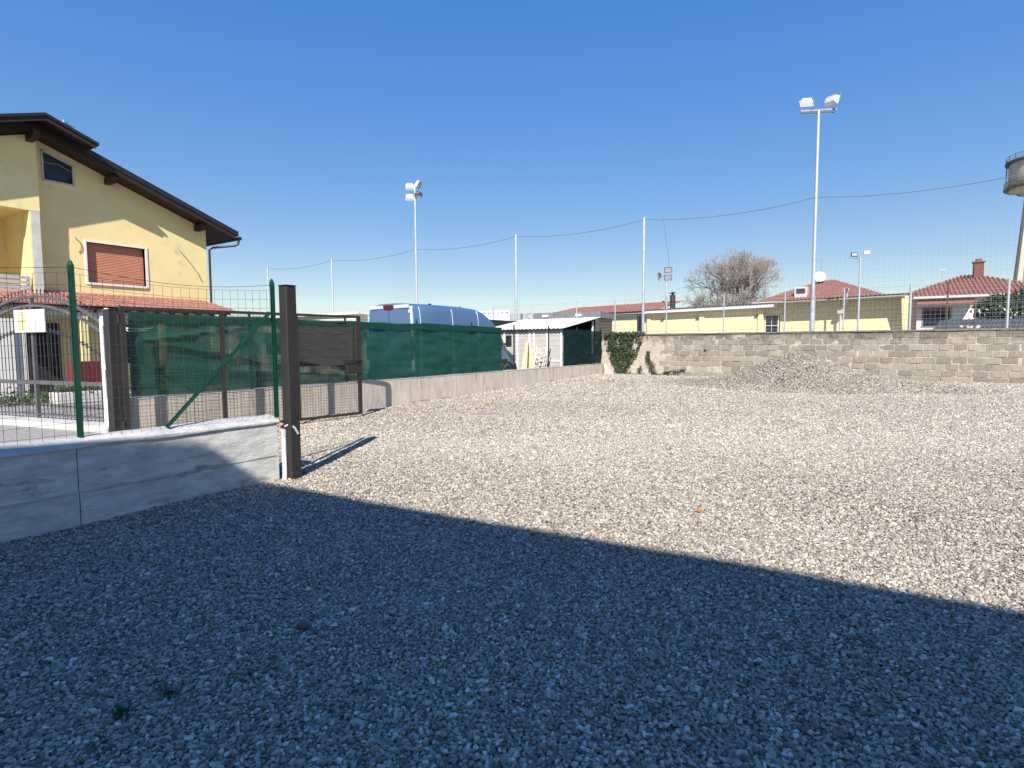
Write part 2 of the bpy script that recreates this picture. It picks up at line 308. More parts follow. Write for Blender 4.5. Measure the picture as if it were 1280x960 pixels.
# pebbles by geometry nodes
def pebble_nodes():
    ng = bpy.data.node_groups.new('scatter_pebbles', 'GeometryNodeTree'); N = ng.nodes; L = ng.links
    ng.interface.new_socket('Geometry', in_out='INPUT', socket_type='NodeSocketGeometry'); ng.interface.new_socket('Geometry', in_out='OUTPUT', socket_type='NodeSocketGeometry')
    gi = N.new('NodeGroupInput'); go = N.new('NodeGroupOutput'); jn = N.new('GeometryNodeJoinGeometry')
    for k in range(7):
        ico = N.new('GeometryNodeMeshIcoSphere'); ico.inputs['Subdivisions'].default_value = 2; ico.inputs['Radius'].default_value = .5
        pos = N.new('GeometryNodeInputPosition'); ad = N.new('ShaderNodeVectorMath'); ad.operation = 'ADD'; ad.inputs[1].default_value = (k*7.3, k*3.1, k*5.7)
        L.new(pos.outputs[0], ad.inputs[0])
        no = N.new('ShaderNodeTexNoise'); no.inputs['Scale'].default_value = 1.5; no.inputs['Detail'].default_value = 1.5; L.new(ad.outputs[0], no.inputs[0])
        sb = N.new('ShaderNodeVectorMath'); sb.operation = 'SUBTRACT'; sb.inputs[1].default_value = (.5, .5, .5); L.new(no.outputs['Color'], sb.inputs[0])
        ss = N.new('ShaderNodeVectorMath'); ss.operation = 'SCALE'; ss.inputs['Scale'].default_value = 1.05; L.new(sb.outputs[0], ss.inputs[0])
        sp = N.new('GeometryNodeSetPosition'); L.new(ico.outputs[0], sp.inputs[0]); L.new(ss.outputs[0], sp.inputs['Offset'])
        sm = N.new('GeometryNodeSetMaterial'); sm.inputs['Material'].default_value = M['pebble']; L.new(sp.outputs[0], sm.inputs[0])
        sh = N.new('GeometryNodeSetShadeSmooth'); sh.inputs['Shade Smooth'].default_value = k % 3 != 0; L.new(sm.outputs[0], sh.inputs[0])
        gt = N.new('GeometryNodeGeometryToInstance'); L.new(sh.outputs[0], gt.inputs[0]); L.new(gt.outputs[0], jn.inputs[0])
    ip = N.new('GeometryNodeInstanceOnPoints'); ip.inputs['Pick Instance'].default_value = True
    L.new(gi.outputs[0], ip.inputs['Points']); L.new(jn.outputs[0], ip.inputs['Instance'])
    def na(nm, dt):
        a = N.new('GeometryNodeInputNamedAttribute'); a.data_type = dt; a.inputs[0].default_value = nm; return a.outputs[0]
    L.new(na('rot', 'FLOAT_VECTOR'), ip.inputs['Rotation']) if False else None
    er = N.new('FunctionNodeEulerToRotation'); L.new(na('rot', 'FLOAT_VECTOR'), er.inputs[0]); L.new(er.outputs[0], ip.inputs['Rotation'])
    L.new(na('sc', 'FLOAT_VECTOR'), ip.inputs['Scale'])
    L.new(ip.outputs[0], go.inputs[0])
    return ng
PN = pebble_nodes()
def scatter(name, x, y, z, size, parent=None, tilt=.4, shift=0):
    n = len(x); me = bpy.data.meshes.new(name); me.vertices.add(n)
    me.vertices.foreach_set('co', np.stack([x, y, z], 1).astype(np.float32).ravel())
    def at(nm, ty, arr, key):
        a = me.attributes.new(nm, ty, 'POINT'); a.data.foreach_set(key, arr.astype(np.float32).ravel())
    at('rot', 'FLOAT_VECTOR', np.stack([rng.normal(0, tilt, n), rng.normal(0, tilt, n), rng.uniform(0, 6.28, n)], 1), 'vector')
    at('sc', 'FLOAT_VECTOR', np.stack([size*rng.uniform(1.0, 1.5, n), size*rng.uniform(.8, 1.1, n), size*rng.uniform(.5, .85, n)], 1), 'vector')
    patch = .034*(np.sin(x*.35+1.5*np.sin(y*.25)+1)+np.sin(y*.8-x*.45)+.6*np.sin(y*1.9+x*.7+2*np.sin(x*.6)))+.045*np.clip((y-5)/8, 0, 1)
    at('tone', 'FLOAT', np.clip(rng.beta(1.15, 1.5, n)+patch+shift, 0, 1), 'value')
    o = bpy.data.objects.new(name, me); C.objects.link(o); md = o.modifiers.new('scatter', 'NODES'); md.node_group = PN
    o['kind'] = 'stuff'
    if parent: o.parent = parent
    return o
fw = np.array([-math.sin(YAW), math.cos(YAW)]); rt = np.array([math.cos(YAW), math.sin(YAW)])
px_, py_, ps_ = [], [], []
for d0, d1, cell, ms in ((.9, 4.3, .0138, .0148), (4.3, 8.5, .0160, .0158), (8.5, 14.5, .024, .020), (14.5, 30, .037, .026)):
    b_ = d1*1.0+1.4
    gx, gy = np.meshgrid(np.arange(-b_, b_, cell), np.arange(max(d0, 0), d1, cell)); lat = gx.ravel(); dep = gy.ravel()
    lat = lat+rng.uniform(-.6, .6, len(lat))*cell; dep = dep+rng.uniform(-.6, .6, len(dep))*cell
    k = np.abs(lat) < .94*dep+.9; lat = lat[k]; dep = dep[k]
    x = lat*rt[0]+dep*fw[0]; y = lat*rt[1]+dep*fw[1]
    k = (x > -9.43) & (y < 21.62) & (x < 13.9) & ~((x < -5.285) & (y < 3.74)); x = x[k]; y = y[k]
    px_.append(x); py_.append(y); ps_.append(ms*np.exp(rng.normal(0, .25, len(x))))
x = np.concatenate(px_); y = np.concatenate(py_); s = np.concatenate(ps_)
ph = pile_h(x, y); k = ph < .0
tr = tag(scatter('gravel', x[k], y[k], gz(x[k], y[k])+s[k]*.12+rng.uniform(-.002, .006, k.sum()), s[k]), 'loose grey and white gravel covering the whole yard', 'gravel')
gx, gy = np.meshgrid(np.arange(PX-4.2, PX+5, .026), np.arange(PY-3.2, 21.6, .026)); x = gx.ravel()+rng.uniform(-.018, .018, gx.size); y = gy.ravel()+rng.uniform(-.018, .018, gx.size)
ph = pile_h(x, y); k = (ph > -.005) & (y < 21.6); x = x[k]; y = y[k]; s = .024*np.exp(rng.normal(0, .3, len(x)))
scatter('pebbles', x, y, gz(x, y)+pile_h(x, y)+rng.uniform(0, .012, len(x)), s, pile, .7, -.13)
# ------------------------------------------------------------ house behind the photographer (casts the foreground shade)
hb = thing('neighbouring_house', 'pale plastered house with pitched tiled roof casting shade over the yard', 'house', (-1.78, -3.86, 0), R(4.0))
def house_behind():
    mb = MB(); mb.box(.55, 14, -7.8, -.55, 0, 6.15); part('wall', mb, M['house_plaster'], hb)
    s = .30; rd = MB(); t = .2
    prof = [(0, 6.5), (-4.2, 6.5+4.2*s), (-8.4, 6.5), (-8.4, 6.5-t), (-4.2, 6.5+4.2*s-t), (0, 6.5-t)]
    rd.poly([(0, y, z) for y, z in prof], (14.6, 0, 0)); part('roof', rd, M['tile_far'], hb)
    gb = MB(); gb.poly([(.55, -.55, 6.15), (.55, -4.2, 7.4), (.55, -7.8, 6.15)], (13.4, 0, 0)); part('gable', gb, M['house_plaster'], hb)
    for x0 in (2.2, 6.0, 9.8):
        for z0 in (.9, 3.9):
            f = MB(); f.box(x0, x0+1.3, -.56, -.50, z0, z0+1.4); wo = part('window', f, M['white'], hb)
            p = MB(); p.box(x0+.08, x0+.61, -.505, -.49, z0+.08, z0+1.32); p.box(x0+.69, x0+1.22, -.505, -.49, z0+.08, z0+1.32); part('pane', p, M['glass_dark'], wo)
    gt = MB(); gt.tube([(0, .07, 6.4), (14.6, .07, 6.4)], .06, 8); part('gutter', gt, M['fascia'], hb)
house_behind()
# ------------------------------------------------------------ near concrete wall
WX = -5.285
nw = thing('concrete_wall', 'low board-marked grey concrete wall with white mortar top beside the gate post', 'wall', (0, 0, 0))
def near_wall():
    core = MB(); core.box(WX-.29, WX-.022, -4.0, 3.60, -.1, .655); part('core', core, M['conc_near'], nw)
    ysp = [-4.0, -.4, 1.83, 3.615]
    for i in range(3):
        a, b = ysp[i]+.004, ysp[i+1]-.004
        for z0, z1, off in ((-.05, .283, 0.0), (.300, .655, -.009)):
            m = MB(); nseg = 14
            m.grid(lambda u, v: (WX+off+.006*nz((a+(b-a)*u)*1.5, v*3, i), a+(b-a)*u, z0+(z1-z0)*v+(.004*nz((a+(b-a)*u)*5, z0*9, 3) if 0 < v else 0)), nseg, 3)
            m.box(WX-.03, WX+off-.008, a, b, z0, z1)
            part('formwork_panel', m, M['conc_near'], nw)
    # sloped mortar cap
    def cap(u, v):
        y = -4+7.63*u; t = v
        pf = [(0.010, .645), (.010, .660), (-.03, .685), (-.07, .692), (-.10, .712), (-.2, .720), (-.30, .700), (-.305, .64)]
        k = min(int(t*7+.001), 7); x, z = pf[k]
        return (WX+x+.007*nz(y*3, k*2.1, 1), y, z+.009*nz(y*2.2, k*1.3, 5)+.004*nz(y*11, k*2, 5)+(.012 if y < 1.5 else .012*max(0, 1-(y-1.5)/2)))
    c = MB(); c.grid(cap, 120, 7); o = part('mortar_cap', c, M['mortar_cap'], nw, smooth=True)
    e = MB(); e.poly([(WX+.010, 3.628, .645), (WX+.010, 3.628, .660), (WX-.03, 3.628, .685), (WX-.10, 3.628, .712), (WX-.2, 3.628, .720), (WX-.3, 3.628, .700), (WX-.3, 3.628, .60)], (0, -.02, 0)); part('cap_end', e, M['mortar_cap'], nw)
near_wall()
# gate posts
def gate_post(x, y, h, s, label, side=0):
    t = thing('gate_post', label, 'gate post', (x, y, 0), 0)
    m = MB(); m.box(-s/2, s/2, -s/2, s/2, -.1, h); part('tube', m, M['post_steel'], t, bevel=.008)
    c = MB(); c.box(-s/2-.004, s/2+.004, -s/2-.004, s/2+.004, h, h+.012); part('cap', c, M['post_steel'], t, bevel=.003)
    return t
pB = gate_post(-5.215, 3.73, 2.075, .126, 'tall brown-grey square steel post at the end of the near concrete wall')
pA = gate_post(-9.44, 3.80, 1.99, .18, 'dark steel post by the white pillar carrying the open mesh gate')
# mesh gate leaf open against far wall
gt = thing('mesh_gate', 'brown steel framed wire mesh gate standing open along the stained concrete wall', 'gate', (-9.15, 3.78, 0), R(-7.9))
def mesh_gate():
    W = 4.02; z0, z1 = .09, 2.035; f = .045
    for nm, a, b in (('top_rail', (0, 0, z1-f/2), (0, W, z1-f/2)), ('bottom_rail', (0, 0, z0+f/2), (0, W, z0+f/2))):
        m = MB(); m.bar(a, b, f, f); part(nm, m, M['gate_steel'], gt)
    for y in (.03, 1.40, 2.68, W-.03):
        m = MB(); m.box(-.03, .03, y-.03, y+.03, z0+f, z1-f); part('stile', m, M['gate_steel'], gt)
    w_ = MB(); c = .055; r = .0021
    y = c
    while y < W-.02:
        w_.tube([(.0, y, z0+.02), (.0, y, z1-.02)], r, 3, cap=False); y += c
    z = z0+c
    while z < z1-.03:
        w_.tube([(.004, .02, z), (.004, W-.02, z)], r, 3, cap=False); z += c
    part('wire_mesh', w_, M['mesh_rust'], gt, kind='stuff')
    b = MB(); b.box(-.045, .045, W-.34, W-.015, .90, 1.12); lb = part('lock_box', b, M['gate_steel'], gt, bevel=.006)
    h = MB(); h.box(-.07, .07, W-.36, W+.01, 1.145, 1.165); h.box(-.06, .06, W-.35, W, 1.10, 1.12); part('handle', h, M['van_dark'], lb)
    for z in (.25, 1.8):
        h = MB(); h.tube([(0, -.02, z), (0, -.02, z+.12)], .022, 10); part('hinge', h, M['gate_steel'], gt)
mesh_gate()
# white pipe at wall end
pp = thing('drain_pipe', 'white plastic conduit pipe with a pinkish cap strapped to the wall end', 'pipe', (-5.262, 3.655, 0))
m = MB(); m.tube([(0.03, -.02, -.02), (.024, -.008, .15), (.01, .0, .35), (.008, .004, .50)], .024, 12); part('pipe', m, M['pvc'], pp, smooth=True)
m = MB(); m.tube([(.008, .004, .50), (.008, .004, .57)], .029, 12); part('collar', m, M['plaster_w'], pp, smooth=True)
m = MB(); m.tube([(.008, .004, .57), (.0, -.02, .62), (.04, -.05, .635)], .017, 8); part('cap', m, M['pink'], pp, smooth=True)
m = MB(); m.tube([(.03, .0, .60), (.08, .03, .63), (.12, .06, .585), (.135, .09, .52)], .012, 6); m.tube([(.02, .02, .61), (.07, .07, .60), (.10, .10, .625)], .009, 6); part('strap', m, M['galv'], pp, smooth=True)
# ------------------------------------------------------------ near green fence
def t_post(parent, x, y, z0, z1, s=.042, mt='green_steel', cap=True, name='post'):
    m = MB(); m.box(x-s/2, x+s/2, y-.003, y+.003, z0, z1); m.box(x-.003, x+.003, y-.022, y-.004, z0, z1); m.box(x-.003, x+.003, y+.004, y+.022, z0, z1)
    m.box(x+s/2, x+s/2+.004, y-.016, y+.016, z0, z1)
    if cap: m.lathe([(s*.55, z1-.05), (s*.62, z1-.03), (s*.6, z1+.0), (s*.35, z1+.03), (.001, z1+.045)], 8, (x, y, 0))
    return part(name, m, M[mt], parent)
nf = thing('wire_fence', 'wire mesh fence with bright green posts on top of the near concrete wall', 'fence', (0, 0, 0))
def near_fence():
    fx = -5.40
    posts = [-1.55, .17, 1.90, 3.625]
    def fxy(y): return fx+.075*max(0, (y-1.9)/1.72)
    for y in posts:
        t_post(nf, fxy(y), y, .70, 2.10 if y < 3 else 2.11, .041)
    for a, b in (((fx+.09, 3.58, 1.80), (fx+.02, 2.55, .72)), ((fx+.02, -1.53, 1.8), (fx+.02, -.5, .735))):
        m = MB(); m.bar(a, b, .008, .034); m.bar((a[0]+.01, a[1], a[2]), (b[0]+.01, b[1], b[2]), .03, .006); part('brace', m, M['green_steel'], nf)
    def top(y):
        y0 = max(p for p in posts if p <= y+1e-6); y1 = min([p for p in posts if p > y+1e-6] or [y0+1]); t = (y-y0)/(y1-y0)
        return 2.035-.05*math.sin(PI*t)+.02*nz(y*3, 0)
    w_ = MB(); c = .0762; r = .0017
    y = posts[0]
    while y < posts[-1]-.02:
        zt = top(y); w_.tube([(fxy(y)+.012, y+.004*nz(y, 1), .71), (fxy(y)+.012+.004*nz(y, 7), y+.006*nz(y, 5), (zt+.71)/2), (fxy(y)+.012, y, zt)], r, 3, cap=False); y += c
    nrow = 14
    for k in range(nrow+1):
        pts = []
        y = posts[0]
        while y <= posts[-1]-.02:
            t = k/nrow; pts.append((fxy(y)+.015, y, .755+(top(y)-.755)*t)); y += .15
        pts.append((fxy(3.6)+.015, posts[-1]-.02, .755+(1.985)*0+(top(posts[-1]-.02)-.755)*k/nrow))
        w_.tube(pts, r, 3, cap=False)
    part('wire_mesh', w_, M['green_wire'], nf, kind='stuff')
    # tension wire tied higher on the posts
    tw = MB()
    for a, b in zip(posts[:-1], posts[1:]):
        n = 8; tw.tube([(fxy(a+(b-a)*i/n)+.02, a+(b-a)*i/n, 2.085-.075*math.sin(PI*i/n)) for i in range(n+1)], .0022, 4)
    part('tension_wire', tw, M['green_wire'], nf)
near_fence()
# ------------------------------------------------------------ far stained concrete wall
FX = -9.47
fwl = thing('retaining_wall', 'long low stained beige concrete wall under the green shade net', 'wall', (0, 0, 0))
segs = [3.98, 7.0, 10.1, 13.4, 16.6, 19.4, 21.68]
for i in range(len(segs)-1):
    a, b = segs[i], segs[i+1]-.006
    z1 = lambda y: .675+.004*(y-9)*.2
    m = MB()
    m.grid(lambda u, v: (FX+.006*nz((a+(b-a)*u)*1.2, v*2, 4), a+(b-a)*u, -.05+.70*v), 24, 5)
    m.box(FX-.19, FX-.008, a, b, -.05, .65)
    part('wall_section', m, M['conc_far'], fwl)
m = MB(); m.grid(lambda u, v: (FX+.006-.2*v+.004*nz(u*60, v), 3.98+17.68*u, .668+.004*nz(u*40, v*3)), 90, 2)
m.grid(lambda u, v: (FX+.007+.003*nz(u*90, v), 3.98+17.68*u, .648+.020*v+.006*nz(u*70, 2)*(1-v)), 160, 1); part('top_edge', m, M['conc_edge'], fwl)
# small end block by the corner
cb = MB(); cb.poly([(-9.3, 21.55, .15), (-8.9, 21.62, .15), (-9.36, 21.62, .68)], (0, -.2, 0)); tag(cb.build('concrete_wedge', M['conc_far']), 'small sloping concrete wedge in the corner by the ivy', 'concrete wedge')
# ------------------------------------------------------------ far fence
ff = thing('wire_fence', 'long green wire fence with slim posts along the stained low concrete wall', 'fence', (0, 0, 0))
fx = -9.56
fposts = [3.95, 6.03, 8.22, 10.45, 12.70, 14.90, 17.11, 19.31, 21.5]
for y in fposts: t_post(ff, fx, y, .66, 2.06+.0035*(y-9), .04, mt='green_steel' if y < 14 or y > 18 else 'galv_dull' if False else ('green_steel' if y < 14 or y > 18 else 'post_steel'), cap=y < 14)
for a, b in ((12.70, 11.62), (12.70, 14.2), (3.95, 5.0), (21.5, 20.6)):
    m = MB(); m.bar((fx+.03, a, 1.82 if a > 5 else 1.35), (fx+.03, b, .69), .025, .025); part('brace', m, M['green_steel'], ff)
w_ = MB(); y = 4.0
while y < 21.5:
    w_.tube([(fx+.025, y, .70), (fx+.025, y, 2.03)], .0013, 3, cap=False); y += .1
for k in range(14):
    w_.tube([(fx+.025, 4, .72+.1*k), (fx+.025, 21.5, .72+.1*k)], .0013, 3, cap=False)
part('wire_mesh', w_, M['green_wire'], ff, kind='stuff')
def netting(name, y0, y1, label, mt, seed, zt=1.99, zb=.69, gap=None):
    m = MB(); nu = int((y1-y0)/.045); nv = 30
    def f(u, v):
        y = y0+(y1-y0)*u
        sag = .028*abs(math.sin((y-3.95)/2.2*PI))**.8*.8
        z = zb+(zt-zb)*v-(sag if v > .9 else 0)*1.0+.012*nz(y*2, seed)*(1 if v in (0, 1) else 0)
        wr = .028*math.sin(y*9+v*5+3*nz(y*.9, v*1.5, seed))*(max(0, nz(y*.55, v*.8, seed+3)+.15))
        wr += .022*nz(y*1.6, v*9+y*.6, seed+9)+.034*nz(y*.8+v*1.5, v*2, seed+5)+.03*abs(nz(y*1.1-v*2.2, v*1.4, seed+15))
        fold = .06*math.exp(-((v-.72+.25*math.sin(y*.45+seed))/.02)**2)*max(0, nz(y*.5, seed, 8)+.3)
        return (fx+.075+wr+fold, y, z)
    m.grid(f, nu, nv)
    return tag(m.build(name, M[mt], smooth=True), label, 'shade net', 'shade nets on the far fence')
netting('shade_net', 4.02, 14.1, 'long crumpled green shade net hung on the fence in front of the van', 'net', 1)
hem = None
netting('shade_net', 18.07, 21.45, 'green shade net by the white shed and ivy, coloured darker for the dim shed behind', 'net_darkened', 12, zt=2.0, zb=.72)
# folded double strip at top of green net (doubled fabric): part of the net
top = MB(); top.grid(lambda u, v: (fx+.108+.012*nz(u*60, v*2, 2), 4.05+10.0*u, 1.84+.13*v-.028*abs(math.sin((10.0*u+.1)/2.2*PI))**.8*.8+.012*nz(u*25, 3)*(1-v)), 200, 3)
to_ = [o for o in bpy.data.objects if o.name == 'shade_net'][0]
part('folded_hem', top, M['net'], to_, smooth=True)
# brown board panel
bp_ = thing('board_panel', 'grey-brown panel of horizontal boards leaning at the shade net behind the open gate', 'panel', (-9.40, 6.75, 0))
for k, (z0, z1) in enumerate(((1.05, 1.20), (1.205, 1.37), (1.375, 1.52), (1.525, 1.68), (1.685, 1.83))):
    m = MB(); e0 = .12 if k == 0 else 0; m.box(-.012+.002*(k % 2), .010+.003*(k % 2), .02+e0, 1.72-.03*(k == 4), z0, z1); part('board', m, M['brown_panel'], bp_, bevel=.004)
m = MB(); m.box(.014, .035, 1.46, 1.52, 1.02, 1.86); part('upright', m, M['brown_panel'], bp_)
# ------------------------------------------------------------ block wall
bw = thing('block_wall', 'old beige tuff block wall with dark weathered coping across the back of the yard', 'wall', (0, 0, 0))
BY = 21.72
def block_mesh(k):
    random.seed(100+k); m = MB()
    bm = bmesh.new(); bmesh.ops.create_cube(bm, size=1)
    bmesh.ops.subdivide_edges(bm, edges=[e for e in bm.edges if abs(e.verts[0].co.x-e.verts[1].co.x) > .5], cuts=2)
    for v in bm.verts:
        v.co.x += random.uniform(-.012, .012); v.co.z += random.uniform(-.025, .025)
        v.co.y += random.uniform(-.03, .03)
        if abs(v.co.x) > .45 and v.co.y < 0 and random.random() < .3: v.co.z *= .86; v.co.y += .06
    me = bpy.data.meshes.new('block'); bm.to_mesh(me); bm.free(); me.materials.append(M['block']); return me
bmeshes = [block_mesh(k) for k in range(9)]
random.seed(21)
def lay(x0, x1, parent):
    """block positions: (x, z, length, height)"""
    out = []; rows = 8; hh = .2
    for r in range(rows):
        z = 1.795-(r+.5)*hh; x = x1-random.uniform(0, .3)
        while x > x0:
            L_ = random.choice((.38, .36, .40, .42, .34, .25 if random.random() < .3 else .38)); out.append((x-L_/2, z, L_-.024, hh-.024)); x -= L_
    return out
cnt = 0
for (x, z, L_, h_) in lay(-9.55, 3.72, bw):
    if cnt >= 298: break
    if x < -6.9 and random.random() < .25: continue
    o = bpy.data.objects.new('block', random.choice(bmeshes)); C.objects.link(o); o.parent = bw
    o.location = (x, BY+.06+random.uniform(-.006, .006)+(.012 if x < -7 else 0), z+random.uniform(-.006, .006)); o.scale = (L_, .16, h_); o.rotation_euler = (random.uniform(-.02, .02), random.choice((0, 0, PI))+random.uniform(-.012, .012), random.uniform(-.01, .01)); cnt += 1
sm = MB()
for (x, z, L_, h_) in lay(3.75, 9.5, bw): sm.box(x-L_/2, x+L_/2, BY-.02, BY+.08, z-h_/2, z+h_/2)
part('block_courses', sm, M['block'], bw, kind='stuff')
mo = MB()
def mort(u, v):
    x = -9.62+19.2*u; z = .1+1.7*v
    k = .012+nz(x*2.1, z*3.1, 4)*.016+nz(x*7, z*9, 2)*.006+nz(x*.5, z*.9, 8)*.010
    if x < -6.6: k += .012
    return (x, BY+.006-k, z)
mo.grid(mort, 420, 42); part('mortar', mo, M['block_mortar'], bw)
bk = MB(); bk.box(-9.62, 9.5, BY+.07, BY+.30, 0, 1.79); part('core', bk, M['block_mortar'], bw)
x = -9.62; random.seed(4)
while x < 9.4:
    L_ = random.uniform(.85, 1.1); m = MB(); dz = random.uniform(-.006, .006)
    m.box(x, x+L_-.008, BY-.055+random.uniform(-.012, .012), BY+.33, 1.797, 1.857+dz); part('coping_slab', m, M['coping'], bw, bevel=.008); x += L_
m = MB(); m.tube([(0, -.03, 0), (0, .03, 0)], .045, 10); dh = part('drain_hole', m, M['dark'], bw); dh.location = (-5.42, BY-.0, 1.19)
# white plaster patches + crack
# ------------------------------------------------------------ ivy and creepers
def leaf_cloud(pts, s, flat=(0, -1, 0)):
    m = MB()
    for p in pts:
        q = Vector((random.gauss(0, 1), random.gauss(-.9, .7), random.gauss(.1, .8))).normalized(); a = q.orthogonal().normalized(); b = q.cross(a); t = random.uniform(0, 6.28)
        a, b = a*math.cos(t)+b*math.sin(t), b*math.cos(t)-a*math.sin(t); k = s*random.uniform(.6, 1.3); p = Vector(p)
        m.add([p-a*k, p-b*k*.55+a*.1*k, p+a*k*1.1, p+b*k*.6], [(0, 1, 2, 3)])
    return m
random.seed(11)
iv = thing('ivy', 'big ivy spreading up and over the block wall in the corner by the dark net', 'ivy', (-8.7, 21.6, 0))
pts = []
def ivy_w(z):  # half-extents of the ivy by height
    t = (z-.2)/1.7
    return (-.12-.62*t**.8, .25+.75*t**.75)
stems = MB()
for k in range(26):
    z1 = random.uniform(.8, 1.9); a = random.uniform(-1, 1); x0 = random.uniform(-.15, .2); p = []
    lo, hi = ivy_w(z1); xe = (lo+hi)/2+a*(hi-lo)/2
    for i in range(9):
        t = i/8; p.append((x0+(xe-x0)*t**1.2+.05*nz(k, t*4), .03+.02*nz(k, t*3, 4), .2+(z1-.2)*t))
    stems.tube(p, .010, 4, r2=.004)
    for q in p[1:]:
        for _ in range(16): pts.append((q[0]+random.gauss(0, .06), q[1]+random.uniform(-.09, .03), q[2]+random.gauss(0, .06)))
for _ in range(2300):
    z = .2+1.72*random.random()**.6; lo, hi = ivy_w(z); x = random.uniform(lo, hi)
    if nz(x*4, z*4, 3) > -.05+.35*max(0, (.9-z)): pts.append((x, random.uniform(-.10, .04), z))
for _ in range(700): pts.append((random.uniform(-.7, .85), random.uniform(-.12, .25), 1.86+random.gauss(0, .045)))
part('foliage', leaf_cloud(pts, .042), M['ivy'], iv); part('stem', stems, M['stem'], iv)
for i, (path, lab, n) in enumerate((
    ([(-7.35, .24), (-7.42, .45), (-7.55, .75), (-7.62, .95), (-7.55, 1.15)], 'narrow dark creeper climbing the wall right of the big ivy', 420),
    ([(-6.95, .28), (-6.75, .38), (-6.4, .40), (-6.1, .47)], 'low creeper lying sideways along the foot of the block wall', 170),
    ([(-7.95, .24), (-7.92, .4), (-7.9, .58)], 'short upright creeper tuft between ivy and narrow creeper', 90))):
    t = thing('creeper', lab, 'creeper', (0, 0, 0), 0, 'small creepers on the block wall')
    st = MB(); st.tube([(x, 21.66, z) for x, z in path], .012, 5, r2=.004); part('stem', st, M['stem'], t)
    pt = []
    for _ in range(n):
        u = random.random()*(len(path)-1.001); k = int(u); f = u-k; x = path[k][0]*(1-f)+path[k+1][0]*f; z = path[k][1]*(1-f)+path[k+1][1]*f
        wd = .07*(1-.6*u/len(path)); pt.append((x+random.gauss(0, wd), 21.66+random.uniform(-.06, .02), z+random.gauss(0, wd*.6)))
    part('foliage', leaf_cloud(pt, .03), M['ivy'], t)
pt = []
for _ in range(900):
    y = random.uniform(9, 21.5)
    if nz(y*1.2, 3) > .12: pt.append((FX+.03+abs(random.gauss(0, .04)), y, float(gz(FX, y))+random.uniform(.0, .05)))
for _ in range(700):
    x = random.uniform(-9, -6)
    if nz(x*2.2, 9) > -.05: pt.append((x, 21.68-abs(random.gauss(0, .09)), .22+random.uniform(0, .06)))
o = leaf_cloud(pt, .018).build('weeds', M['ivy']); o['kind'] = 'stuff'; tag(o, 'thin dark weeds along the foot of the walls', 'weeds')
def tuft(x, y, s, n, label):
    random.seed(int(abs(x*100))); m = MB()
    for _ in range(n):
        a = random.uniform(0, 6.28); r0 = abs(random.gauss(0, .022*s)); bx, by = x+r0*math.cos(a), y+r0*math.sin(a); h = random.uniform(.02, .055)*s; l = random.uniform(.01, .05)*s; wv = .0022
        dx, dy = math.cos(a), math.sin(a); z0 = .025
        m.add([(bx-dy*wv, by+dx*wv, z0), (bx+dy*wv, by-dx*wv, z0), (bx+dx*l*.5+dy*wv*.8, by+dy*l*.5-dx*wv*.8, z0+h*.8), (bx+dx*l*.5-dy*wv*.8, by+dy*l*.5+dx*wv*.8, z0+h*.8), (bx+dx*l, by+dy*l, z0+h)], [(0, 1, 2, 3), (3, 2, 4)])
    return tag(m.build('grass_tuft', M['weed']), label, 'grass tuft', 'small grass tufts in the shaded gravel')
tuft(-2.377, 1.096, .85, 55, 'brightest green grass tuft sprouting from the shaded gravel')
tuft(-2.403, .918, .8, 60, 'flattened dark green grass tuft nearest the lower left corner')
tuft(-2.24, 1.325, .5, 26, 'faint small grass tuft farther back in the shaded gravel')
random.seed(77); m = MB()
for _ in range(900):
    x = random.uniform(-6.9, -5.75); y = random.uniform(.6, 2.5)
    if nz(x*1.5, y*1.5, 2) < -.1: continue
    a = random.uniform(0, 6.28); h = random.uniform(.03, .1); dx, dy = math.cos(a), math.sin(a)
    m.add([(x-dy*.004, y+dx*.004, 0), (x+dy*.004, y-dx*.004, 0), (x+dx*h*.5, y+dy*h*.5, h)], [(0, 1, 2)])
o = m.build('grass', mat('dry_grass', (.24, .23, .07), (.13, .15, .04), scale=2)); o['kind'] = 'stuff'; tag(o, 'sparse yellowish grass just outside the near wall', 'grass')
m = MB(); m.grid(lambda u, v: (-.035+.07*u, (-.02+.04*v)*math.sin(PI*(.08+.84*u)), .006*math.sin(3*u)+.004*v), 6, 3)
o = m.build('dry_leaf', M['leaf_orange']); o.location = (-1.206, 4.721, .055); o.rotation_euler = (.15, .1, .5); tag(o, 'single curled orange dry leaf lying on the sunlit gravel', 'leaf')
m = MB(); m.lathe([(.0, .02), (.05, .022), (.085, .014), (.1, .0), (.085, -.01), (0, -.012)], 14); o = m.build('flat_stone', mat('dark_slate_stone', (.12, .115, .12), (.08, .08, .085), rough=.6, scale=20), smooth=True)
o.scale = (.42, .22, .7); o.location = (-2.351, 1.711, .06); o.rotation_euler = (.06, -.08, .5); tag(o, 'large flat dark slate stone lying in the shaded gravel', 'stone')
m = MB(); m.lathe([(0, .0), (.30, .0), (.31, -.01), (.31, -.04)], 28); o = m.build('drain_cover', M['cover']); o.location = (-6.6, 9.2, .062); o.scale = (1, .62, 1); o.rotation_euler = (0, 0, R(32)); tag(o, 'pinkish round cover lying flush in the sunlit gravel', 'drain cover')
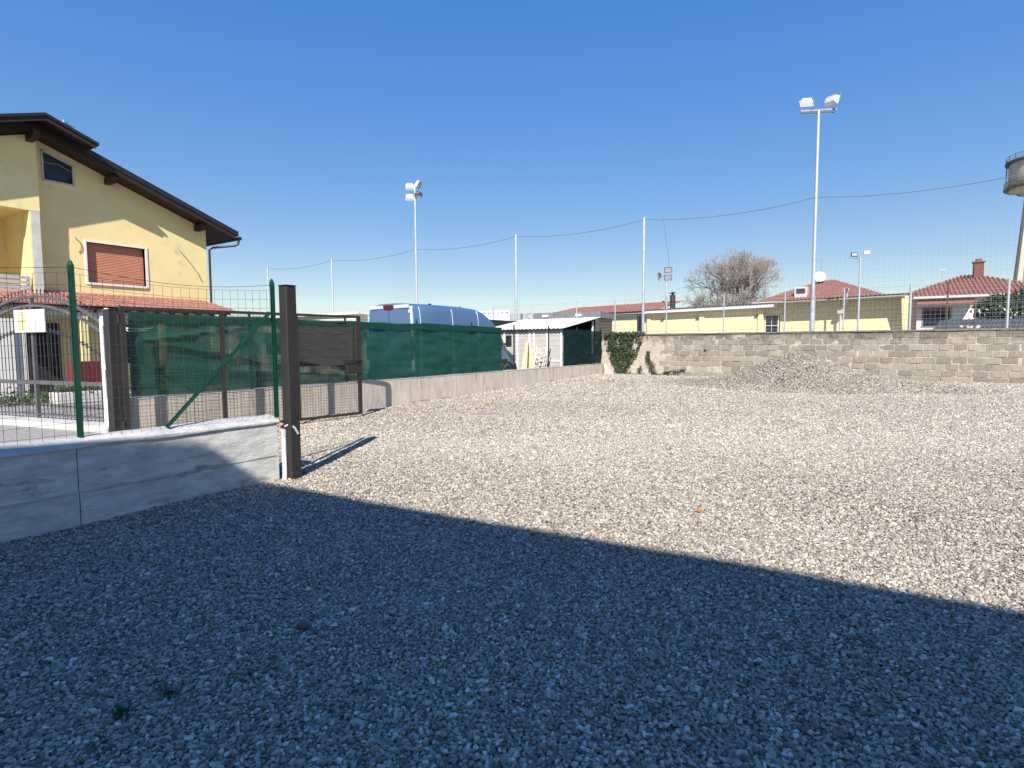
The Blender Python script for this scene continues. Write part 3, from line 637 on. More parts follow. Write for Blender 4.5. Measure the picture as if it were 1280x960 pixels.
# ------------------------------------------------------------ yellow house
hs = thing('house', 'pale yellow plastered house with dark overhanging roof and orange shuttered window', 'house', (-21.6, 0, 0))
def rz_(y, base=7.79): return base-.365*abs(y-6.75)      # underside line of the roof slope
def yellow_house():
    Y0, Y1, YR = 1.5, 11.98, 6.75
    # gable wall with window openings, as strips (outer plane x=0, thickness .3)
    m = MB()
    def wall(y0, y1, z0, z1): m.box(-.3, 0, y0, y1, z0, z1)
    wy0, wy1, wz0, wz1 = 8.06, 9.80, 3.56, 4.86
    yl = 6.48; wall(Y0, yl, 0, 2.6); wall(yl, Y1, 0, wz0); wall(yl, wy0, wz0, wz1); wall(wy1, Y1, wz0, wz1)
    m.box(-1.9, -1.6, Y0, yl+.3, 2.6, 5.52); m.box(-1.6, -.3, yl, yl+.3, 2.6, 5.52); m.box(-1.6, .0, Y0, yl, 5.50, 5.56); m.box(-1.6, 0, Y0, yl, 2.5, 2.6)
    # above sill line follow the roof slope; attic window opening 7.02..7.83
    ay0, ay1 = 7.03, 7.82
    def seg(a, b, za): m.poly([(0, a, za), (0, b, za), (0, b, rz_(b)), (0, a, rz_(a))], (-.3, 0, 0))
    seg(Y0, yl, 5.57); seg(yl, YR, wz1); seg(YR, ay0, wz1); seg(ay1, Y1, wz1)
    m.poly([(0, ay0, wz1), (0, ay1, wz1), (0, ay1, 6.57), (0, ay0, 6.57)], (-.3, 0, 0))
    m.poly([(0, ay0, rz_(ay0)-.22), (0, ay1, rz_(ay1)-.22), (0, ay1, rz_(ay1)), (0, ay0, rz_(ay0))], (-.3, 0, 0))
    part('gable_wall', m, M['yellow'], hs)
    m = MB(); m.box(-10, -.305, Y0, Y0+.3, 0, 5.6); m.box(-10, -.305, Y1-.3, Y1, 0, 5.7); m.box(-10, -9.7, Y0+.3, Y1-.3, 0, 5.6); part('wall', m, M['yellow'], hs)
    # projecting bay (left) with recessed loggia
    b = MB(); P = .45; ye = 6.76
    b.poly([(P, Y0, 5.50), (P, ye, 5.50), (P, ye, rz_(ye)-.02), (P, Y0, rz_(Y0)-.02)], (-.443, 0, 0)); part('bay_wall', b, M['yellow'], hs)
    b = MB(); b.box(.006, P-.012, 6.50, ye-.004, 2.6, 5.497); part('corner_pillar', b, M['yellow'], hs)
    b = MB(); b.box(P-.010, P-.002, 6.53, ye-.01, 2.6, 5.49); part('worn_plaster', b, M['plaster_w'], hs)
    b = MB(); b.box(.006, P, Y0, 6.49, 2.62, 2.86); part('balcony_slab', b, M['plaster_w'], hs)
    for k in range(5):
        b = MB(); b.box(P-.05, P-.02, 3.0, 6.44, 2.92+k*.135, 3.02+k*.135); part('rail_board', b, M['cream_panel'], hs)
    for y in (6.36, 5.2, 4.0):
        b = MB(); b.box(P-.09, P-.052, y, y+.07, 2.86, 3.60); part('rail_post', b, M['white'], hs)
    b = MB(); b.tube([(-1.58, 5.9, 4.6), (-1.55, 6.0, 4.7), (-1.58, 6.0, 4.85)], .015, 5); part('cable', b, M['van_dark'], hs)
    # shuttered window
    f = MB(); f.box(-.16, .03, wy0-.06, wy0, wz0-.06, wz1+.05); f.box(-.16, .03, wy1, wy1+.08, wz0-.06, wz1+.05); f.box(-.16, .028, wy0, wy1, wz1, wz1+.05); f.box(-.16, .06, wy0, wy1, wz0-.07, wz0)
    win = part('window', f, M['white'], hs)
    sh = MB()
    z = wz0
    while z < wz1-.01:
        sh.poly([(-.17, wy0, z), (-.14, wy0, z+.004), (-.14, wy0, z+.040), (-.17, wy0, z+.048)], (0, wy1-wy0, 0)); z += .052
    part('roller_shutter', sh, M['shutter'], win, kind='stuff')
    # attic window (slanted head)
    f = MB(); zl = rz_(ay0)-.22; zr = rz_(ay1)-.22; t = .045
    for a, c in (((0, ay0, 6.57), (0, ay0, zl)), ((0, ay1, 6.57), (0, ay1, zr)), ((0, ay0-.02, 6.57), (0, ay1+.02, 6.57)), ((0, ay0-.02, zl), (0, ay1+.02, zr))): f.bar((.012, a[1], a[2]), (.012, c[1], c[2]), t, t, up=(1, 0, 0))
    aw = part('attic_window', f, M['plaster_w'], hs)
    p = MB(); p.poly([(-.10, ay0, 6.57), (-.10, ay1, 6.57), (-.10, ay1, zr), (-.10, ay0, zl)], (-.02, 0, 0)); part('pane', p, M['mosquito'], aw)
    c_ = MB(); c_.tube([(-.07, ay0+.02, 7.17), (-.06, ay0+.2, 7.12), (-.07, ay0+.4, 7.16), (-.07, ay1-.02, 7.0)], .008, 4); part('curtain_rail', c_, M['galv'], aw)
    # roofs
    def slab(x0, x1, ya, yb, dz, th, nm, mt):
        s_ = MB(); pr = [(ya, rz_(ya)+dz), (YR, rz_(YR)+dz), (yb, rz_(yb)+dz), (yb, rz_(yb)+dz+th), (YR, rz_(YR)+dz+th), (ya, rz_(ya)+dz+th)]
        s_.poly([(x0, y, z) for y, z in pr], (x1-x0, 0, 0)); return part(nm, s_, M[mt], hs)
    slab(-10.8, .70, .5, 12.74, .02, .10, 'roof_boards', 'wood_dark')
    slab(-10.8, .76, .45, 12.84, .123, .17, 'roof', 'fascia')
    slab(.705, .73, .5, 12.74, -.03, .15, 'verge_board', 'wood_dark')
    slab(-10.8, 1.28, 2.6, 7.98, .277, .03, 'upper_roof_boards', 'wood_dark')
    slab(-10.8, 1.34, 2.5, 8.06, .31, .085, 'upper_roof', 'fascia')
    slab(1.27, 1.30, 2.6, 7.98, .18, .127, 'upper_verge_board', 'wood_dark')
    for y in (6.60, 8.75, 11.62, 4.6):
        q = MB(); z = rz_(y); L_ = .62 if y != 6.60 else 1.1
        q.poly([(0.0 if y > 6.7 else .46, y-.08, z-.03), (L_, y-.08, z-.03), (L_, y-.08, z-.12), (L_-.14, y-.08, z-.25), (0.0 if y > 6.7 else .46, y-.08, z-.25)], (0, .16, 0)); part('purlin', q, M['wood_dark'], hs)
    # gutter and downpipe
    q = MB(); q.tube([(-10.5, 12.92, rz_(12.8)+.02), (.74, 12.92, rz_(12.8)+.04)], .07, 8); part('gutter', q, M['fascia'], hs)
    zt = rz_(12.8)
    q = MB(); q.tube([(.62, 12.92, zt-.02), (.62, 12.90, zt-.16), (.56, 12.80, zt-.24), (.12, 12.16, zt-.36), (.06, 12.06, zt-.46), (.06, 12.05, 3.05)], .042, 8); part('downpipe', q, M['gate_steel'], hs, smooth=True)
    # wall cables / cracks
    for pts_ in ([(.02, 11.0, 4.95), (.03, 11.3, 4.6), (.02, 11.62, 4.2), (.02, 11.75, 3.9)], [(.02, 7.76, 4.94), (.04, 7.9, 4.8), (.03, 7.92, 4.6), (.02, 7.84, 4.48)]):
        q = MB(); q.tube(pts_, .012, 4); part('cable', q, M['stem'], hs)
    # aerial
    for k in range(9):
        q = MB(); q.box(-.02, .02, -.03, .03, 0, .05); so = part('roof_clip', q, M['fascia'], hs); y = 8.4+k*.5; so.location = (.72, y, rz_(y)+.2)
    # porch roof with tiles
    pz0, pz1, px1 = 3.19, 2.70, 1.75
    pb = MB(); pb.poly([(.0, 4.6, pz0-.05), (px1, 4.6, pz1-.05), (px1, 4.6, pz1-.11), (.0, 4.6, pz0-.11)], (0, 7.2, 0)); part('porch_boards', pb, M['wood_dark'], hs)
    tl = MB(); y = 4.62
    while y < 12.0:
        cut = 1.0 if y < 11.7 else max(.1, 1-(y-11.7)/.45)
        for k in range(5):
            x0_, x1_ = px1*k/5, px1*(k+1)/5+.03
            if x0_/px1 < 1-cut: continue
            za = pz0+(pz1-pz0)*x0_/px1; zb = pz0+(pz1-pz0)*x1_/px1+.025
            n = 6; vs = []
            for (xx, zz) in ((x0_, za), (x1_, zb)):
                for j in range(n+1):
                    t = PI*j/n; vs.append((xx, y+.085-.082*math.cos(t), zz+.062*math.sin(t)-.03))
            tl.add(vs, [(j, j+1, n+2+j, n+1+j) for j in range(n)]+[tuple(range(n+1, 2*n+2))])
        y += .17
    part('roof_tiles', tl, M['tile'], hs, kind='stuff')
    # dark rafters ends below
    for k in range(16):
        q = MB(); y = 4.9+k*.45
        if y > 11.7: break
        q.bar((.1, y, pz0-.17), (px1-.05, y, pz1-.16), .07, .10); part('rafter', q, M['wood_dark'], hs)
    q = MB(); q.box(px1-.25, px1-.13, 4.6, 11.75, pz1-.32, pz1-.20); part('porch_beam', q, M['plaster_w'], hs)
    for y in (5.0, 7.3, 9.5, 11.6):
        q = MB(); q.box(px1-.27, px1-.11, y-.08, y+.08, 0, pz1-.325); part('porch_post', q, M['yellow'], hs)
    q = MB(); q.box(.004, .05, 6.3, 7.2, .0, 2.2); part('door', q, M['dark'], hs)
    q = MB(); q.box(.004, .05, 8.4, 9.6, .9, 2.2); part('porch_window', q, M['glass_dark'], hs)
yellow_house()
ae = thing('tv_aerial', 'small television aerial on the ridge of the yellow house roof', 'aerial', (-21.9, 7.75, 7.65))
m = MB(); m.tube([(0, 0, 0), (0, 0, 1.0)], .02, 6); part('mast', m, M['galv'], ae)
m = MB(); m.tube([(0, -.5, 1.0), (0, .3, .85)], .012, 4); m.tube([(-.2, -.35, .97), (.2, -.35, .97)], .012, 4); m.tube([(-.2, .05, .9), (.2, .05, .9)], .012, 4); part('antenna', m, M['van_dark'], ae)
# ------------------------------------------------------------ neighbour gate and forecourt
ng_ = thing('iron_gate', 'arched wrought iron driveway gate with a white notice board', 'gate', (-11.42, 4.56, 0), R(180+11))
def iron_gate():
    W = 4.5
    def arch(x): t = (x-W/2)/(W/2); return 1.76+.66*(1-t*t)
    for nm, off in (('top_rail', 0), ('lower_arch_rail', -.17)):
        m = MB(); n = 30
        for i in range(n):
            a, b = W*i/n, W*(i+1)/n; m.bar((a, 0, arch(a)+off), (b, 0, arch(b)+off), .045, .05)
        part(nm, m, M['iron_grey'], ng_)
    for z, h in ((.78, .075), (.16, .03)):
        m = MB(); m.box(0, W, -.02, .02, z-h/2, z+h/2); part('cross_rail', m, M['iron_grey'], ng_)
    for x in (.02, W/2, W-.02):
        m = MB(); m.box(x-.03, x+.03, -.026, .026, .03, arch(x)-.03); part('stile', m, M['iron_grey'], ng_)
    x = .1
    while x < W-.05:
        if abs(x-W/2) > .07:
            m = MB(); zt = arch(x)+.11; m.tube([(x, 0, .06), (x, 0, zt)], .0075, 6); m.lathe([(.001, zt+.05), (.016, zt+.01), (.009, zt-.01)], 6, (x, 0, 0))
            zc = arch(x)-.62; m.lathe([(.009, zc-.05), (.024, zc-.02), (.010, zc), (.024, zc+.02), (.009, zc+.05)], 6, (x, 0, 0)); m.lathe([(.009, .31), (.022, .34), (.009, .37)], 6, (x, 0, 0))
            part('bar', m, M['iron'], ng_)
        x += .115
    m = MB(); n = 24
    for i in range(n):
        a, b = W*i/n, W*(i+1)/n; m.bar((a, 0, arch(a)-.62), (b, 0, arch(b)-.62), .012, .012)
    m.box(0, W, -.006, .006, .335, .347)
    part('scroll_band', m, M['iron'], ng_)
iron_gate()
nb = thing('notice_board', 'white notice board with faded yellow print wired to the iron gate', 'sign', (-13.55, 4.07, 0), R(11))
m = MB(); m.box(-.48, .46, -.012, .012, 1.74, 2.17); part('board', m, M['white'], nb, bevel=.003)
m = MB(); random.seed(3)
for k in range(12):
    z = 2.12-.03*k; x = -.36
    while x < -.12:
        L_ = random.uniform(.012, .035); m.box(x, x+L_, -.0155, -.0135, z-.009, z+.009); x += L_+.008
part('print', m, M['print_yellow'], nb)
wp = thing('gate_pillar', 'white slotted pillar at the end of the arched iron gate', 'pillar', (-11.3, 4.5, 0), R(20))
m = MB(); m.box(-.13, -.07, -.08, .08, 0, 1.95); m.box(.07, .13, -.08, .08, 0, 1.95); m.box(-.07, .07, -.08, .08, 1.82, 1.95); m.box(-.07, .07, -.08, .08, 1.05, 1.14); m.box(-.07, .07, -.08, .08, 0, .55); m.box(-.07, .07, .03, .06, .55, 1.82); part('shaft', m, M['white'], wp)
m = MB(); m.box(-.1, .1, -.09, .05, 1.953, 1.99); m.lathe([(.06, 1.99), (.06, 2.1), (.03, 2.13), (.001, 2.13)], 10, (-.05, 0, 0)); part('beacon', m, M['lamp_white'], wp)
m = MB(); m.box(-.19, -.132, -.04, .04, .34, .48); part('lock', m, M['van_dark'], wp)
m = MB(); m.tube([(.1, 0, 1.9), (.25, .1, 1.78), (.45, .2, 1.76), (.62, .3, 1.79)], .012, 5); m.tube([(.1, 0, 1.88), (.3, .1, 1.72), (.55, .25, 1.74)], .010, 5); part('cable', m, M['pvc'], wp)
m = MB(); m.box(-17.2, -11.0, 0, .35, -.02, .10, Matrix.Translation((0, 0, 0)))
o = MB().box(-5.2, .25, -.32, .32, -.03, .09).build('threshold_kerb', M['conc_pale'], bevel=.01); o.location = (-11.25, 4.50, 0); o.rotation_euler = (0, 0, R(11)); tag(o, 'pale concrete threshold kerb under the arched iron gate', 'kerb')
gw = thing('garden_wall', 'white plastered garden wall behind the arched iron gate', 'wall', (0, 0, 0))
m = MB(); m.box(-20.2, -19.9, 2.0, 5.62, 0, 2.25); m.box(-20.2, -20.0, 5.62, 5.9, 0, 1.9); part('wall', m, M['wall_white'], gw)
hg = thing('hedge', 'low green planting behind the iron gate', 'hedge', (-18.4, 5.0, 0)); random.seed(5)
pts = [(random.gauss(0, .45), random.uniform(-1.4, 2.6), abs(random.gauss(.12, .12))) for _ in range(1500)]
part('foliage', leaf_cloud(pts, .05), M['weed'], hg)
sb = thing('storage_cupboard', 'dark red cupboard standing under the porch of the yellow house', 'cupboard', (-19.0, 6.85, 0))
m = MB(); m.box(-.35, .35, -.3, .3, .05, 1.05); part('body', m, M['maroon'], sb, bevel=.01)
m = MB(); m.box(.352, .37, -.28, -.01, .1, 1.0); m.box(.352, .37, .01, .28, .1, 1.0); part('door', m, M['maroon'], sb)
pl = thing('planter', 'long pale stone planter in front of the porch', 'planter', (-17.6, 6.15, 0))
m = MB(); m.box(-.25, .25, -.5, .5, 0, .3); part('trough', m, M['conc_pale'], pl, bevel=.02)
m = leaf_cloud([(random.gauss(0, .12), random.uniform(-.45, .45), .3+abs(random.gauss(.06, .06))) for _ in range(350)], .04); part('foliage', m, M['weed'], pl)
# ------------------------------------------------------------ van
van = thing('van', 'tall silver-blue panel van parked behind the green shade net', 'van', (-12.62, 12.6, .02))
def build_van():
    Wd = 1.03
    st = [(0.0, 2.66, .97), (.05, 2.72, 1.0), (1.2, 2.745, 1.02), (2.6, 2.75, 1.03), (3.3, 2.72, 1.03), (3.75, 2.62, 1.03), (4.15, 2.42, 1.03), (4.55, 2.10, 1.03), (4.95, 1.62, 1.03), (5.1, 1.38, 1.02), (5.45, 1.22, .99), (5.7, 1.02, .92), (5.82, .75, .85)]
    def section(y, zt, hw):
        zb = .35; pts = []
        H = zt-zb
        prof = [(1.0, 0), (1.0, .12), (1.0, .30), (.995, .45), (.975, .62), (.95, .78), (.92, .88), (.87, .94), (.76, .975), (.5, .995), (.2, 1.0)]
        if zt < 1.6: prof = [(1.0, 0), (1.0, .12), (1.0, .30), (1, .45), (.99, .62), (.97, .76), (.94, .86), (.88, .93), (.76, .97), (.5, .995), (.2, 1.0)]
        r_ = [(hw*a, y, zb+H*t) for a, t in prof]; l_ = [(-x, y_, z) for x, y_, z in r_[::-1]]
        return r_+l_
    secs = [section(*s) for s in st]; n = len(secs[0])
    V = [p for s in secs for p in s]; body = []; shield = []; cab = []
    for i in range(len(secs)-1):
        for j in range(n-1):
            q = (i*n+j, i*n+j+1, (i+1)*n+j+1, (i+1)*n+j)
            if 7 <= i <= 8 and 7 <= j <= n-9: shield.append(q)
            elif i in (7,) and (j in (4, 5) or n-2-j in (4, 5)): cab.append(q)
            elif i == 6 and (j in (3, 4) or n-2-j in (3, 4)): cab.append(q)
            else: body.append(q)
    body.append(tuple(range(n))[::-1]); body.append(tuple((len(secs)-1)*n+j for j in range(n)))
    part('body', MB().add(V, body), M['van'], van, smooth=True)
    part('windscreen', MB().add(V, shield), M['glass_dark'], van, smooth=True)
    part('cab_window', MB().add(V, cab), M['glass_dark'], van)
    m = MB(); m.box(-.9, .9, .05, 5.6, .22, .35); part('underbody', m, M['van_dark'], van)
    # rear doors and frame
    for s in (-1, 1):
        m = MB(); m.poly([(s*.02, -.012, .55), (s*.90, -.012, .55), (s*.90, -.012, 1.6), (s*.84, -.012, 2.52), (s*.02, -.012, 2.55)], (0, -.02, 0)); d = part('rear_door', m, M['van'], van, bevel=.006)
        m = MB(); m.box(s*.10, s*.78, -.037, -.033, 1.95, 1.962); m.box(s*.10, s*.80, -.037, -.033, 2.02, 2.028); part('crease', m, M['van_dark'], d)
        m = MB(); m.poly([(s*.91, -.03, .6), (s*1.0, -.01, .6), (s*.99, -.01, 1.6), (s*.93, -.01, 2.62), (s*.85, -.03, 2.58), (s*.91, -.03, 1.6)], (0, .04, 0)); part('rear_pillar', m, M['van_light'], van, bevel=.004)
        m = MB(); m.box(s*.93-.05, s*.93+.05, -.06, -.02, 1.0, 1.7); part('tail_lamp', m, M['red_lamp'], van, bevel=.008)
        m = MB(); m.box(s*.86-.03, s*.86+.03, -.06, -.035, 2.40, 2.50); m.box(s*.88-.03, s*.88+.03, -.06, -.035, 1.2, 1.3); part('hinge', m, M['van_light'], van)
    m = MB(); m.poly([(-.82, -.035, 2.56), (.82, -.035, 2.56), (.80, -.035, 2.66), (-.80, -.035, 2.66)], (0, .05, 0)); part('rear_header', m, M['van_light'], van)
    m = MB(); m.poly([(-.22, -.075, 2.60), (-.16, -.075, 2.535), (.16, -.075, 2.535), (.22, -.075, 2.60), (.2, -.075, 2.665), (-.2, -.075, 2.665)], (0, .06, 0)); part('brake_light', m, M['red_lamp'], van, bevel=.01)
    m = MB(); m.box(-.98, .98, -.10, .0, .38, .54); part('rear_bumper', m, M['van_dark'], van, bevel=.02)
    m = MB(); m.box(-.86, .86, 5.75, 5.92, .35, .72); part('front_bumper', m, M['van_dark'], van, bevel=.03)
    # side mouldings (vertical panel joints + horizontal swage lines)
    def sx(z, y, o=.006):
        H = 2.75-.35; t = (z-.35)/H; pr = [(0, 1), (.30, 1), (.45, .995), (.62, .975), (.78, .95), (.88, .92), (.94, .87), (.975, .76)]
        for (a, b), (c, d) in zip(pr[:-1], pr[1:]):
            if t <= c: return 1.028*(b+(d-b)*(t-a)/(c-a))+o
        return .8
    for s in (-1, 1):
        for y in (.30, 1.85, 3.25):
            m = MB(); zz = [.6, 1.4, 1.85, 2.2, 2.46, 2.6]; m.tube([(s*sx(z, y, -.004), y+.02*(z-1.5), z) for z in zz], .014, 6); part('panel_joint', m, M['van_light'], van)
        for z in (2.08, 1.55):
            m = MB(); m.tube([(s*sx(z, 1, -.006), .32, z+.015), (s*sx(z, 1, -.006), 1.8, z), (s*sx(z, 1, -.006), 3.2, z-.01), (s*sx(z, 1, -.006), 3.9, z-.02)], .012, 5); part('swage_line', m, M['van_dark'] if z > 2 else M['van'], van)
        m = MB(); m.box(s*1.035-.01, s*1.035+.01, .3, 5.0, .75, .90); part('side_moulding', m, M['van_dark'], van)
        m = MB(); m.box(s*1.22-.11, s*1.22+.09, 4.75, 4.90, 1.35, 1.78); m.bar((s*1.0, 4.85, 1.45), (s*1.15, 4.85, 1.5), .06, .08); part('mirror', m, M['van_dark'], van, bevel=.03)
        m = MB(); m.box(s*.78-.14, s*.78+.14, 5.62, 5.80, .82, 1.06); part('headlight', m, M['lamp_glass'], van, bevel=.03)
        for y in (1.25, 5.02):
            t = MB(); prf = [(.20, -.11), (.31, -.11), (.345, -.08), (.345, .08), (.31, .11), (.20, .11)]
            t.lathe(prf, 24); w0 = part('wheel', t, M['tyre'], van, smooth=True); w0.rotation_euler = (0, PI/2, 0); w0.location = (s*.93, y, .345)
            t = MB(); t.lathe([(.001, .05*s), (.1, .09*s), (.12, .06*s), (.2, .08*s), (.205, .10*s)], 16); part('rim', t, M['galv'], w0)
            m = MB(); m.lathe([(.40, -.02), (.46, -.02), (.46, .02), (.40, .02)], 24, a0=PI*.5-PI*.52, a1=PI*.5+PI*.52); a = part('wheel_arch', m, M['van_dark'], van); a.rotation_euler = (0, PI/2, 0); a.rotation_euler = (PI/2, 0, PI/2); a.location = (s*1.035, y, .345)
    m = MB(); m.lathe([(.05, 0), (.045, .03), (.001, .05)], 8, (.3, 3.1, 2.73)); m.box(.5, .56, 1.2, 1.3, 2.72, 2.76); part('roof_fitting', m, M['van_dark'], van)
build_van()
# ------------------------------------------------------------ container
ct = thing('shipping_container', 'white corrugated metal container standing behind the van', 'container', (-17.9, 24.3, 0), R(0))
def corrug(mb, x0, x1, y, z0, z1, pitch=.28, dep=.04):
    pts = []; x = x0
    while x < x1: pts += [(x, y), (x+pitch*.35, y), (x+pitch*.5, y-dep), (x+pitch*.85, y-dep)]; x += pitch
    pts = [p for p in pts if p[0] <= x1]; k = len(pts)
    mb.add([(a, b, z0) for a, b in pts]+[(a, b, z1) for a, b in pts], [(i, i+1, k+i+1, k+i) for i in range(k-1)])
m = MB(); corrug(m, -6, 2.0, 0, .15, 3.12); m.box(-6, 2, .01, 2.4, .15, 3.1); part('body', m, M['white_sheet'], ct)
m = MB(); m.box(-6.02, 2.06, -.05, -.0, 3.12, 3.22); m.box(2.0, 2.08, -.05, .03, .0, 3.118); m.box(-6.02, 2.06, -.05, 0, 0, .15); part('frame', m, M['white'], ct)
ws = thing('white_shed', 'long white flat-roofed building behind the gate and van', 'building', (-33, 19.4, 0), R(0))
m = MB(); m.box(0, 11.4, 0, 8, 0, 3.0); part('wall', m, M['wall_white'], ws)
m = MB(); m.box(-.2, 11.6, -.2, 8.2, 3.003, 3.12); part('roof', m, M['white_sheet'], ws)
for k in range(4):
    m = MB(); m.box(1.2+k*2.6, 2.6+k*2.6, -.03, -.002, 1.0, 2.2); part('window', m, M['glass_dark'], ws)
# ------------------------------------------------------------ garden shed
shd = thing('garden_shed', 'white panelled shed with corrugated lean-to roof beside the van', 'shed', (-10.0, 18.95, 0))
def build_shed():
    Wd = 3.6; D = 3.1
    x = -Wd
    fr = [(-2.62, -.005)]
    # front wall boards between battens
    bat = [-.02, -.62, -1.22, -1.42, -1.98, -2.6, -3.2, -3.6]
    for k in range(10):
        z0 = .05+k*.193
        m = MB(); m.box(-Wd, -.05, -.006-(k % 2)*.002, .02, z0, z0+.187); part('board', m, M['cream_panel'], shd)
    for xb in bat:
        m = MB(); m.box(xb-.035, xb+.035, -.035, -.010, .04, 1.98); part('batten', m, M['white'], shd)
    m = MB(); m.box(-1.18, -.06, -.032, -.011, .80, .87); part('rail', m, M['white'], shd)
    m = MB(); m.box(-Wd, 0, -.04, .02, 1.985, 2.04); part('eave_beam', m, M['galv_dull'], shd)
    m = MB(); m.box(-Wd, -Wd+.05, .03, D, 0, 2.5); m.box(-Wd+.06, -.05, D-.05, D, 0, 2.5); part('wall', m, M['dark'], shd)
    for y, h in ((.06, 2.0), (D-.3, 2.42)):
        m = MB(); m.box(-.06, 0, y-.04, y+.04, 0, h); part('post', m, M['white'], shd)
    # corrugated roof
    n = 90; V = []
    for i in range(n+1):
        x = -Wd-.15+(Wd+.3)*i/n; dz = .018*math.sin(i*PI/2.0)
        V += [(x, -.22, 2.055+dz), (x, D+.15, 2.60+dz)]
    part('roof', MB().add(V, [(2*i, 2*i+2, 2*i+3, 2*i+1) for i in range(n)]), M['white_sheet'], shd)
    m = MB(); m.bar((.1, -.2, 2.045), (.1, D+.13, 2.59), .03, .05); part('roof_edge', m, M['galv_dull'], shd)
    # things inside: shelves
    for z in (.6, 1.2, 1.8):
        m = MB(); m.box(-Wd+.1, -Wd+.7, .3, D-.3, z, z+.04); part('shelf', m, M['wood_dark'], shd)
build_shed()
lch = thing('lounger_stack', 'cream folded sunbeds leaning upright by the front of the white shed', 'sunbeds', (-11.25, 18.5, 0))
for k, (x, r, h) in enumerate(((-.30, .16, 1.55), (-.14, .05, 1.30), (.06, .02, 1.30), (.24, -.10, 1.22))):
    m = MB(); m.box(-.06, .06, -.28, .28, 0, h); m.box(-.03, .03, -.22, .22, h+.002, h+.05); o = part('sunbed', m, M['cream'], lch, bevel=.02); o.location = (x, .05*k, .02); o.rotation_euler = (0, r, .5)
rk = thing('wire_rack', 'tangled white wire racks leaning against the white shed front', 'rack', (-10.72, 18.45, 0)); random.seed(8)
m = MB()
for k in range(9):
    x0 = random.uniform(-.35, .2); m.tube([(x0, random.uniform(-.2, .2), 0), (x0+random.uniform(0, .5), random.uniform(-.1, .2), random.uniform(1.0, 1.45))], .016, 4)
for k in range(5): m.tube([(-.3, .0,   .6+.16*k), (.35, .1, .75+.15*k)], .014, 4)
for k in range(3): m.tube([(-.2+.2*k+.13*math.cos(t*PI/4), .0,   .95+.12*k+.16*math.sin(t*PI/4)) for t in range(8)], .012, 4)
part('frame', m, M['white'], rk)
m = MB(); m.tube([(.2, .1, .0), (.35, .1, .9), (.45, .1, 1.3)], .02, 5); m.tube([(-.35, 0, .9), (.1, .1, .5), (.4, .1, .2)], .016, 5); part('stick', m, M['wood_dark'], rk)
# ------------------------------------------------------------ ball-stop net and poles
NY = 22.35
pole_x = [-39.4, -33.2, -27.0, -20.37, -14.2, -8.06, -1.92, 4.2, 10.3]
labs = {-33.2: 'thin ball net pole seen just right of the house downpipe', -27.0: 'thin ball net pole seen between gate post and left floodlight', -14.2: 'pale ball net pole rising behind the white container and shed roof', -8.06: 'pale grey ball net pole rising behind the ivy covered wall', -39.4: 'ball net pole hidden behind the yellow house', 4.2: 'ball net pole beyond the right end of the view', 10.3: 'farthest right ball net pole outside the view'}
TOPZ = 6.48
proto = None
def tube_obj(name, r, h, mt, parent, n=12, r2=None):
    m = MB(); m.tube([(0, 0, 0), (0, 0, h*.5), (0, 0, h)], r, n, r2=r2); return part(name, m, M[mt], parent, smooth=True)
for x in pole_x:
    if x in (-20.37, -1.92, -39.4, 10.3): continue
    t = thing('net_pole', labs[x], 'pole', (x, NY, 0), 0, 'poles of the ball stop net'); tube_obj('shaft', .055, TOPZ+.05, 'galv', t)
    m = MB(); m.lathe([(.06, TOPZ+.05), (.05, TOPZ+.08), (.001, TOPZ+.09)], 10); part('cap', m, M['galv_dull'], t)
bn = thing('ball_net', 'tall fine mesh ball stop net with sagging top cable above the block wall', 'net', (0, NY, 0))
def ztop(x):
    for a, b in zip(pole_x[:-1], pole_x[1:]):
        if a <= x <= b: t = (x-a)/(b-a); return TOPZ-.30*(4*t*(1-t))**.9*.8
    return TOPZ
m = MB(); x = pole_x[1]; pts = []
while x <= 4.2: pts.append((x, 0, ztop(x))); x += .35
m.tube(pts, .013, 5); part('top_cable', m, M['ball_net'], bn)
m = MB(); x = -22.0; r = .0015
while x < 4.2:
    zt = ztop(x); m.tube([(x+.05*nz(x, 3), .02*nz(x, 1), 1.9), (x+.04*nz(x, 9), .03*nz(x, 5), 4.2), (x, 0, zt)], r, 3, cap=False); x += .14
part('net_cord', m, M['ball_net'], bn, kind='stuff')
m = MB(); k = 0
z = 1.95
while z < 6.4:
    pts = []; x = -22.0
    while x < 4.2: pts.append((x, .02, min(z-.1*(TOPZ-ztop(x)), ztop(x)))); x += 1.0
    m.tube(pts, r, 3, cap=False); z += .14
part('net_cord', m, M['ball_net'], bn, kind='stuff')
